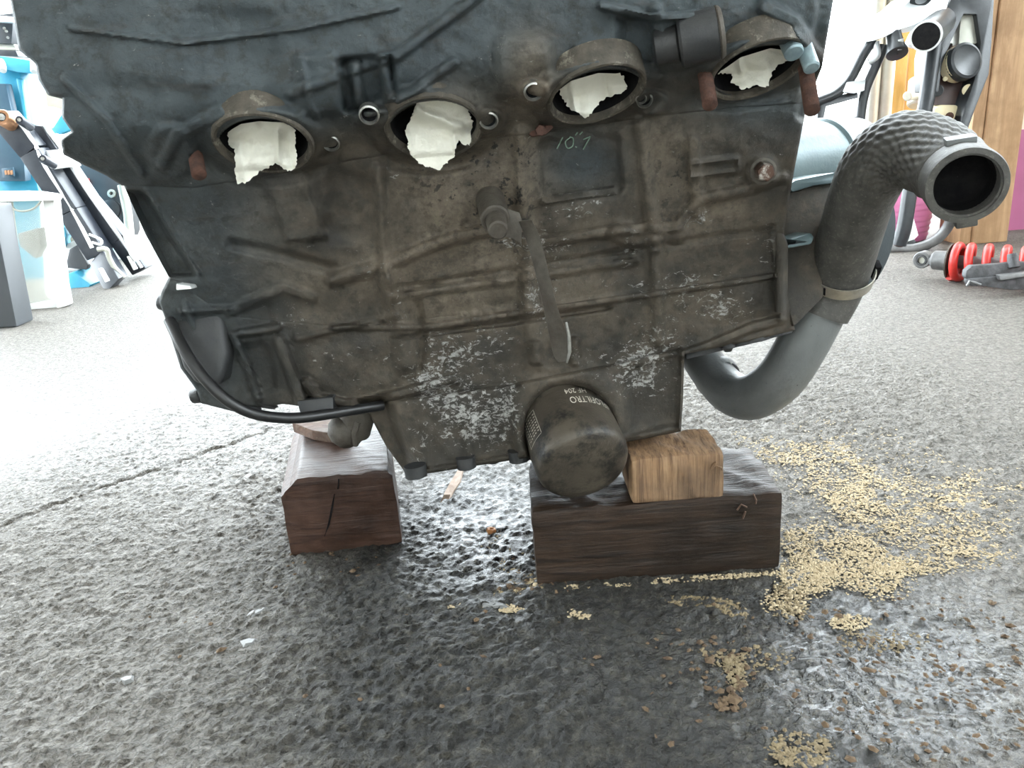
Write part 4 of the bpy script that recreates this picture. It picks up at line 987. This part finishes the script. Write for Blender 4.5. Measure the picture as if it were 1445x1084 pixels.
# left rails
ftube('seat_rail', [(1232, 56, fd+.03), (1218, 78, fd+.04), (1200, 112, fd+.05), (1180, 132, fd+.05), (1160, 141, fd+.05), (1140, 148, fd+.05)], .0085, 'framek')
ftube('lower_rail', [(1248, 64, fd+.03), (1236, 92, fd+.04), (1222, 125, fd+.05), (1215, 160, fd+.06), (1212, 205, fd+.07)], .0085, 'framek')
ftube('rail_brace', [(1236, 60, fd+.03), (1238, 78, fd+.03), (1226, 88, fd+.04)], .006, 'alu')
fpoly('rail_bracket', [(1196, 116), (1222, 112), (1220, 128), (1206, 132), (1190, 130)], fd+.04, .015, 'alu', bev=.002)
fpoly('tail_plate', [(1155, 142), (1210, 128), (1212, 138), (1166, 150), (1160, 180), (1153, 180)], fd+.05, .02, 'framek', bev=.002)
fpoly('tail_box', [(1180, 168), (1212, 164), (1212, 182), (1204, 190), (1182, 184)], fd+.06, .03, 'brownp', bev=.003)
hk = MB().rev(U(1266, 76, fd), cdir(0, .95, -.3), [(-.05, .012), (-.02, .014), (-.004, .018), (0, .018), (.001, .001)], 32, True).make('rubber_bump_stop', MAT['framek'], fr)
fpoly('stop_bracket', [(1268, 56), (1276, 54), (1274, 70), (1267, 71)], fd-.01, .01, 'bare', bev=.001)
ftube('stand_strut', [(1290, 200, fd+.05), (1282, 280, fd+.05), (1276, 322, fd+.06), (1268, 345, fd+.08)], .010, 'brownp')
MB().rev(U(1300, -2, fd-.01), cdir(-.1, .9, -.4), [(-.03, .018), (0, .018), (.002, .010)], 24).make('steering_bearing', MAT['framek'], fr)
# grey bent tube on the floor (side stand)
P = catm([(1252, 352, gd(1252, 356)), (1290, 351, gd(1290, 354)), (1318, 340, gd(1318, 352)-.01), (1336, 322, gd(1330, 350)-.03), (1346, 300, gd(1340, 350)-.05)], 6)
tag(MB().tube([U(*p) for p in P], .0105, 16).make('bent_tube', MAT['greym'], None), 'grey bent steel tube on the floor in front of the pink bucket', 'tube')
# pink bucket
bq = G(1320, 347); bk = thing('plastic_bucket', Vector((bq.x-.03, WALLY+.0, 0)), 'pink ribbed plastic bucket behind the black hose mouth', 'bucket')
bo = Vector((bq.x-.03, WALLY+.0, 0)); pr = [(0, .060), (.002, .064)]
for i in range(7): pr += [(.008+i*.012, .065+.0016*i), (.012+i*.012, .0672+.0016*i), (.017+i*.012, .0655+.0016*i)]
pr += [(.14, .082), (.142, .085), (.148, .085), (.148, .080), (.10, .070), (.01, .058)]
MB().rev(bo, (0, 0, 1), pr, 48, True, True).make('bucket_wall', MAT['pinkb'], bk, angle=50)
# black junk behind the hose
jk = thing('scrap_pile_piece', G(1268, 353), 'pale crumpled metal piece lying under the frame strut', 'scrap')
jd = gd(1268, 350)
MB().prism([U(x, y, jd) for x, y in ((1256, 340), (1270, 332), (1288, 334), (1294, 342), (1284, 349), (1258, 351))], (0, .04, 0)).make('black_shell', MAT['framek'], jk, True, .003)
MB().prism([U(x, y, jd-.02) for x, y in ((1262, 341), (1280, 334), (1290, 338), (1270, 345))], (0, .01, .002)).make('bright_strip', MAT['bare'], jk, True, .001)
MB().prism([U(x, y, jd-.03) for x, y in ((1278, 300), (1286, 296), (1296, 332), (1290, 338), (1276, 325))], (0, .02, 0)).make('torn_sheet', MAT['wplas'], jk, False)
# shock absorber with red spring
qk = gd(1358, 399)*S/FPX; rS = 28*qk                      # metres per photo pixel there
A_, B_ = G(1303, 366, rS), G(1360, 370, rS); axS = (B_-A_).normalized()
shk = thing('shock_absorber', Vector((B_.x, B_.y, 0)), 'shock absorber with red coil spring lying on the concrete', 'shock absorber')
def sa_(px): return A_+axS*(px-1303)*qk*1.02
ey_ = axS.cross(Vector((0, 0, 1))).normalized(); zz = axS.cross(ey_)
eye = MB().rev(A_+ey_*-8*qk, ey_, [(0, 11*qk), (qk, 12*qk), (15*qk, 12*qk), (16*qk, 11*qk), (16*qk, 8*qk), (0, 8*qk), (0, 11*qk)], 32).make('eye_end', MAT['greym'], shk)
MB().rev(A_-ey_*9*qk, ey_, [(0, 5*qk), (0, 7.6*qk), (18*qk, 7.6*qk), (18*qk, 5*qk), (0, 5*qk)], 24).make('eye_bush', MAT['scrap'], eye)
MB().rev(A_-ey_*6*qk, ey_, [(0, 5.2*qk), (12*qk, 5.2*qk)], 24, True, True).make('eye_bore', MAT['galv'], eye)
MB().rev(sa_(1310), axS, [(0, 7*qk), (4*qk, 9*qk), (8*qk, 13.5*qk), (26*qk, 14*qk), (28*qk, 9*qk), (200*qk, 9*qk)], 32, True, True).make('damper_body', MAT['greym'], shk)
MB().rev(sa_(1337), axS, [(0, 12*qk), (1*qk, 25*qk), (3*qk, 25*qk), (4*qk, 12*qk)], 32).make('spring_seat', MAT['rustd'], shk)
hel = []
for i in range(9*24+1):
    t = i/24; s_ = 1343+(t*7 if t < 1 else 7+(t-1)*21.5)
    a_ = 2*PI*t+1.0; hel.append(sa_(s_)+(rS-5.6*qk)*(math.cos(a_)*ey_+math.sin(a_)*zz))
MB().tube(hel, 5.6*qk, 12).make('coil_spring', MAT['red'], shk)
# dark scrap part in front of it
mp = G(1410, 412); scp = thing('metal_linkage', mp, 'dusty black cast linkage piece in front of the red spring', 'metal part')
md = gd(1410, 412)-.02
MB().prism([U(x, y, md) for x, y in ((1364, 382), (1372, 375), (1390, 374), (1460, 368), (1480, 372), (1480, 392), (1440, 394), (1400, 392), (1368, 398), (1362, 391))], (0, .012, 0)).make('casting', MAT['scrap'], scp, True, .003)
MB().prism([U(x, y, md-.005) for x, y in ((1366, 394), (1400, 391), (1480, 388), (1480, 406), (1430, 410), (1385, 404), (1368, 404))], (0, .014, 0)).make('lower_plate', MAT['scrap'], scp, True, .003)
MB().cyl(U(1431, 378, md), U(1428, 358, md), .009, .007, 16, .001).make('pin', MAT['scrap'], scp)
MB().prism([U(x, y, md-.012) for x, y in ((1410, 389), (1480, 380), (1480, 385), (1412, 396))], (0, .01, 0)).make('edge_strip', MAT['greym'], scp, True, .001)
MB().tube([U(x, y, md-.01) for x, y in ((1364, 404), (1368, 397), (1376, 399), (1384, 402))], .002, 8).make('wire_clip', MAT['greym'], scp)

# ------------------------------------------------------------------ left background
# blue press / stand column
bd = 1.92
bs = thing('blue_machine_stand', G(30, 405), 'light blue steel machine stand with bolted head behind the swingarm', 'machine stand')
def lpoly(name, pts, d, th_, mat, parent, bev=.004, bias=0):
    return MB().prism([U(x, y, d) for x, y in pts], Vector((0, th_, 0))).make(name, MAT[mat], parent, True, bev, 2)
lpoly('column', [(-20, 88), (26, 92), (36, 165), (50, 250), (62, 300), (80, 440), (-10, 440), (-20, 300)], bd, .12, 'blue', bs)
hd = lpoly('head_plate', [(-20, 79), (0, 79), (30, 83), (52, 87), (54, 98), (50, 104), (24, 102), (-20, 92)], bd-.04, .10, 'blue', bs)
for x, y in ((4, 91), (48, 92)):
    MB().cyl(U(x, y-6, bd-.03), U(x, y+9, bd-.05), .010, .009, 12, .002).make('bolt', MAT['bare'], hd)
lpoly('front_panel', [(-20, 118), (8, 118), (18, 165), (34, 230), (36, 256), (-20, 256)], bd-.04, .03, 'bluek', bs)
lpoly('lit_rib', [(22, 110), (30, 112), (40, 180), (36, 184)], bd-.02, .02, 'blue', bs)
# label on its panel
lpoly('rating_plate', [(2, 238), (18, 236), (20, 249), (4, 251)], bd-.055, .006, 'bluek', bs, .001)
for i in range(3): MB().prism([U(x, y, bd-.058) for x, y in ((6+i*4, 241), (9+i*4, 240), (10+i*4, 246), (7+i*4, 247))], (0, .002, 0)).make('plate_lettering', MAT['bronze'], bs, False)
# camera-side black motor block above
lpoly('gear_head', [(-20, 24), (0, 20), (18, 18), (18, 40), (16, 62), (-20, 60)], bd+.05, .10, 'dplas', bs)
lpoly('head_cap', [(-20, 24), (2, 22), (17, 24), (19, 32), (-20, 30)], bd+.02, .03, 'bare', bs)
for x, y in ((6, 40), (9, 44), (11, 53)): MB().cyl(U(x, y, bd+.05), U(x, y, bd+.03), .004, None, 10).make('cap_screw', MAT['steel'], bs)
lpoly('lower_collar', [(-20, 60), (20, 62), (24, 71), (-20, 70)], bd+.06, .08, 'galv', bs)
lpoly('black_gasket', [(-20, 70), (22, 71), (26, 80), (-20, 78)], bd+.05, .09, 'framek', bs)
# olive board and white box beyond
wb = thing('storage_shelf', G(75, 372), 'olive grey shelf back with a pale shelf board behind the blue stand', 'shelf')
lpoly('back_board', [(24, 100), (52, 100), (70, 128), (88, 138), (120, 138), (120, 162), (60, 156), (34, 150)], 2.20, .02, 'olive', wb)
lpoly('board_seam', [(50, 102), (53, 102), (58, 154), (55, 154)], 2.196, .004, 'dplas', wb, .0005)
lpoly('shelf_board', [(34, 148), (60, 152), (90, 158), (120, 168), (110, 185), (60, 182), (38, 176)], 2.12, .09, 'wplas', wb)
lgp = U(60, 170, 2.16); MB().box((lgp.x, lgp.y, lgp.z/2), (.02, 0, 0), (0, .02, 0), (0, 0, lgp.z/2)).make('shelf_leg', MAT['olive'], wb)
lpoly('carton_side', [(80, 160), (86, 158), (100, 183), (84, 190), (70, 186)], 1.84, .03, 'blue', bs)  # blue side of the carton-like piece, joined to the stand
# swingarm leaning on the stand
sd_ = gd(160, 405)
sw = thing('swingarm', G(165, 405), 'black aluminium swingarm with bright edges leaning against the blue stand', 'swingarm')
def dpl(pts): return [U(x, y, d) for x, y, d in pts]
def arm(pts, r_, name, mat, wdt):
    # beam with a rectangular section along (x, y, d) points
    P = dpl(pts); off = Vector((0, .05, 0)); mb = MB()
    for p, q_ in zip(P[:-1], P[1:]):
        t = (q_-p).normalized(); nrm = t.cross(Vector((0, 1, 0))).normalized()
        mb.box((p+q_)/2+off/2, (q_-p)/2, off/2, nrm*wdt)
    return mb.make(name, MAT[mat], sw, True, .004)
t0 = 1.66
arm([(-2, 165, t0-.02), (40, 215, t0), (95, 300, t0+.04), (135, 362, t0+.07), (158, 404, sd_-.02)], 0, 'left_leg', 'swing', .026)
arm([(52, 195, t0+.06), (75, 222, t0+.06), (118, 285, t0+.09), (165, 340, t0+.11), (196, 384, t0+.14)], 0, 'right_leg', 'swing', .021)
def edge(pts, r_): return MB().tube([U(*p) for p in catm(pts, 4)], r_, 8).make('edge_highlight', MAT['bare'], sw)  # highlights on the arm edges, laid on as pale strips
edge([(28, 172, t0-.02), (50, 205, t0), (64, 235, t0+.01), (100, 292, t0+.04), (130, 350, t0+.06)], .0048)
edge([(58, 176, t0+.05), (82, 205, t0+.05), (120, 265, t0+.08), (160, 322, t0+.10), (200, 378, t0+.13)], .0048)
fpoly('cross_brace', [(58, 213), (82, 211), (98, 236), (72, 240), (62, 232)], t0+.02, .06, 'bare', sw, .003)
fpoly('pale_lit_top', [(50, 166), (67, 150), (80, 160), (66, 182), (58, 178)], t0+.03, .03, 'wplas', sw, .004)  # carton-like piece joined to the swingarm, white standing for bright light
fpoly('inner_gusset', [(44, 176), (58, 178), (80, 210), (60, 214)], t0+.04, .04, 'swing', sw, .003)
for x, y, r_ in ((2, 165, .0125), (27, 169, .0065), (60, 224, .0065)):
    b_ = MB().rev(U(x, y, t0-.05), cdir(.1, 0, -1), [(-.05, r_*1.5), (-.004, r_*1.5), (0, r_*1.3), (0, r_*.8), (-.006, r_*.75)], 24, True).make('pivot_bearing', MAT['bronze'] if r_ > .01 else MAT['swing'], sw)
    MB().cyl(U(x, y, t0-.04), U(x, y, t0-.052), r_*.6, None, 16).make('pivot_pin', MAT['steel'], b_)
for (x, y, d) in ((148, 395, sd_-.03), (188, 378, t0+.12)):
    MB().prism([U(x-10, y-16, d-.02), U(x-5, y-16, d-.02), U(x+5, y+2, d-.02), U(x, y+4, d-.02)], (0, .01, 0)).make('axle_slot', MAT['wplas'], sw, True, .002)
fpoly('brake_lug', [(172, 330), (192, 340), (196, 352), (190, 370), (182, 360)], t0+.10, .03, 'bare', sw, .002)
edge([(126, 331, t0+.02), (142, 338, t0+.02), (142, 345, t0+.02), (130, 342, t0+.02)], .003)
MB().tube([U(x, y, d) for x, y, d in catm([(138, 352, t0+.03), (150, 352, t0+.03), (154, 364, t0+.04), (162, 378, t0+.05), (175, 392, t0+.06)], 5)], .006, 10).make('chain_slider', MAT['galv'], sw)
fpoly('chain_guard', [(90, 255), (100, 262), (135, 330), (128, 338), (100, 290), (84, 262)], t0+.13, .01, 'olive', sw, .001)
# white clear crate at the far left
cg = G(90, 432); cd = gd(90, 430)
crt = thing('plastic_crate', G(50, 438), 'white rimmed cloudy plastic crate at the left edge', 'crate')
fpoly('rim', [(-30, 274), (60, 272), (84, 273), (90, 277), (86, 283), (-30, 286)], cd-.05, .16, 'wplas', crt, .003, -.12)
fpoly('corner_rib', [(60, 283), (76, 282), (88, 400), (94, 432), (80, 436), (72, 380)], cd-.03, .03, 'wplas', crt, .003)
fpoly('corner_rib', [(-4, 285), (8, 285), (26, 430), (30, 456), (14, 460)], cd-.035, .03, 'wplas', crt, .003)
fpoly('front_panel', [(8, 285), (62, 283), (78, 390), (82, 434), (30, 448)], cd-.02, .004, 'clear', crt, .0)
fpoly('side_panel', [(80, 284), (86, 283), (96, 425), (90, 432)], cd-.01, .15, 'wplas', crt, .001, -.12)
fpoly('base_strip', [(28, 432), (80, 422), (82, 438), (30, 455)], cd-.022, .01, 'wplas', crt, .002)
MB().tube([U(x, y, cd-.045) for x, y in catm([(10, 286), (22, 296), (34, 298), (48, 294), (58, 284)], 5)], .0022, 8).make('wire_handle', MAT['galv'], crt)
fpoly('grey_content', [(24, 330), (54, 322), (58, 350), (50, 366), (40, 358), (28, 348)], cd+.03, .03, 'greym', crt, .004)
dkp = G(10, 462)
fpoly_o = MB().prism([U(x, y, gd(10, 460)-.02) for x, y in ((-50, 290), (-8, 290), (0, 340), (24, 462), (-50, 462))], Vector((0, .06, 0))).make('dark_bin', MAT['dplas'], None, True, .004)
tag(fpoly_o, 'dark grey plastic bin at the left edge in front of the white crate', 'bin')
# blue floor jack pieces and black housing behind the swingarm
jx = thing('floor_jack', G(110, 412), 'light blue floor jack half hidden behind the swingarm', 'jack')
jd = gd(110, 404)
fpoly('jack_frame', [(96, 386), (104, 384), (128, 402), (124, 408), (96, 410)], jd-.02, .10, 'blue', jx, .003)
fpoly('jack_arm', [(82, 322), (90, 320), (94, 332), (86, 352), (82, 350)], jd+.0, .03, 'blue', jx, .003)
fpoly('jack_bracket', [(92, 345), (108, 338), (124, 372), (118, 382), (92, 382)], jd+.02, .04, 'wplas', jx, .003)
fpoly('jack_shell', [(98, 352), (108, 346), (124, 374), (122, 381), (92, 378)], jd-.0, .02, 'dplas', jx, .002)
hg = thing('engine_housing', G(150, 372), 'black housing with a pale round boss behind the swingarm', 'housing')
hd_ = gd(150, 366)
fpoly('housing_shell', [(100, 225), (150, 228), (172, 262), (178, 330), (172, 345), (150, 330), (118, 280)], hd_-.05, .10, 'dplas', hg)
MB().rev(U(157, 273, hd_-.055), cdir(0, 0, -1), [(-.02, .013), (0, .0125), (.001, .0055), (-.01, .005)], 24).make('round_boss', MAT['galv'], hg)
MB().rev(U(155, 296, hd_-.055), cdir(0, 0, -1), [(-.02, .032), (0, .030), (.004, .02), (.004, .001)], 24).make('dark_plug', MAT['framek'], hg)
fpoly('red_tab', [(119, 253), (124, 252), (125, 260), (120, 261)], hd_-.06, .01, 'red', hg, .001)
MB().tube([U(x, y, hd_-.05) for x, y in ((172, 262), (180, 300), (184, 340), (187, 352))], .013, 16).make('chrome_tube', MAT['galv'], hg)
fpoly('housing_foot', [(150, 330), (186, 335), (190, 372), (150, 372)], hd_-.02, .05, 'wplas', hg, .003)
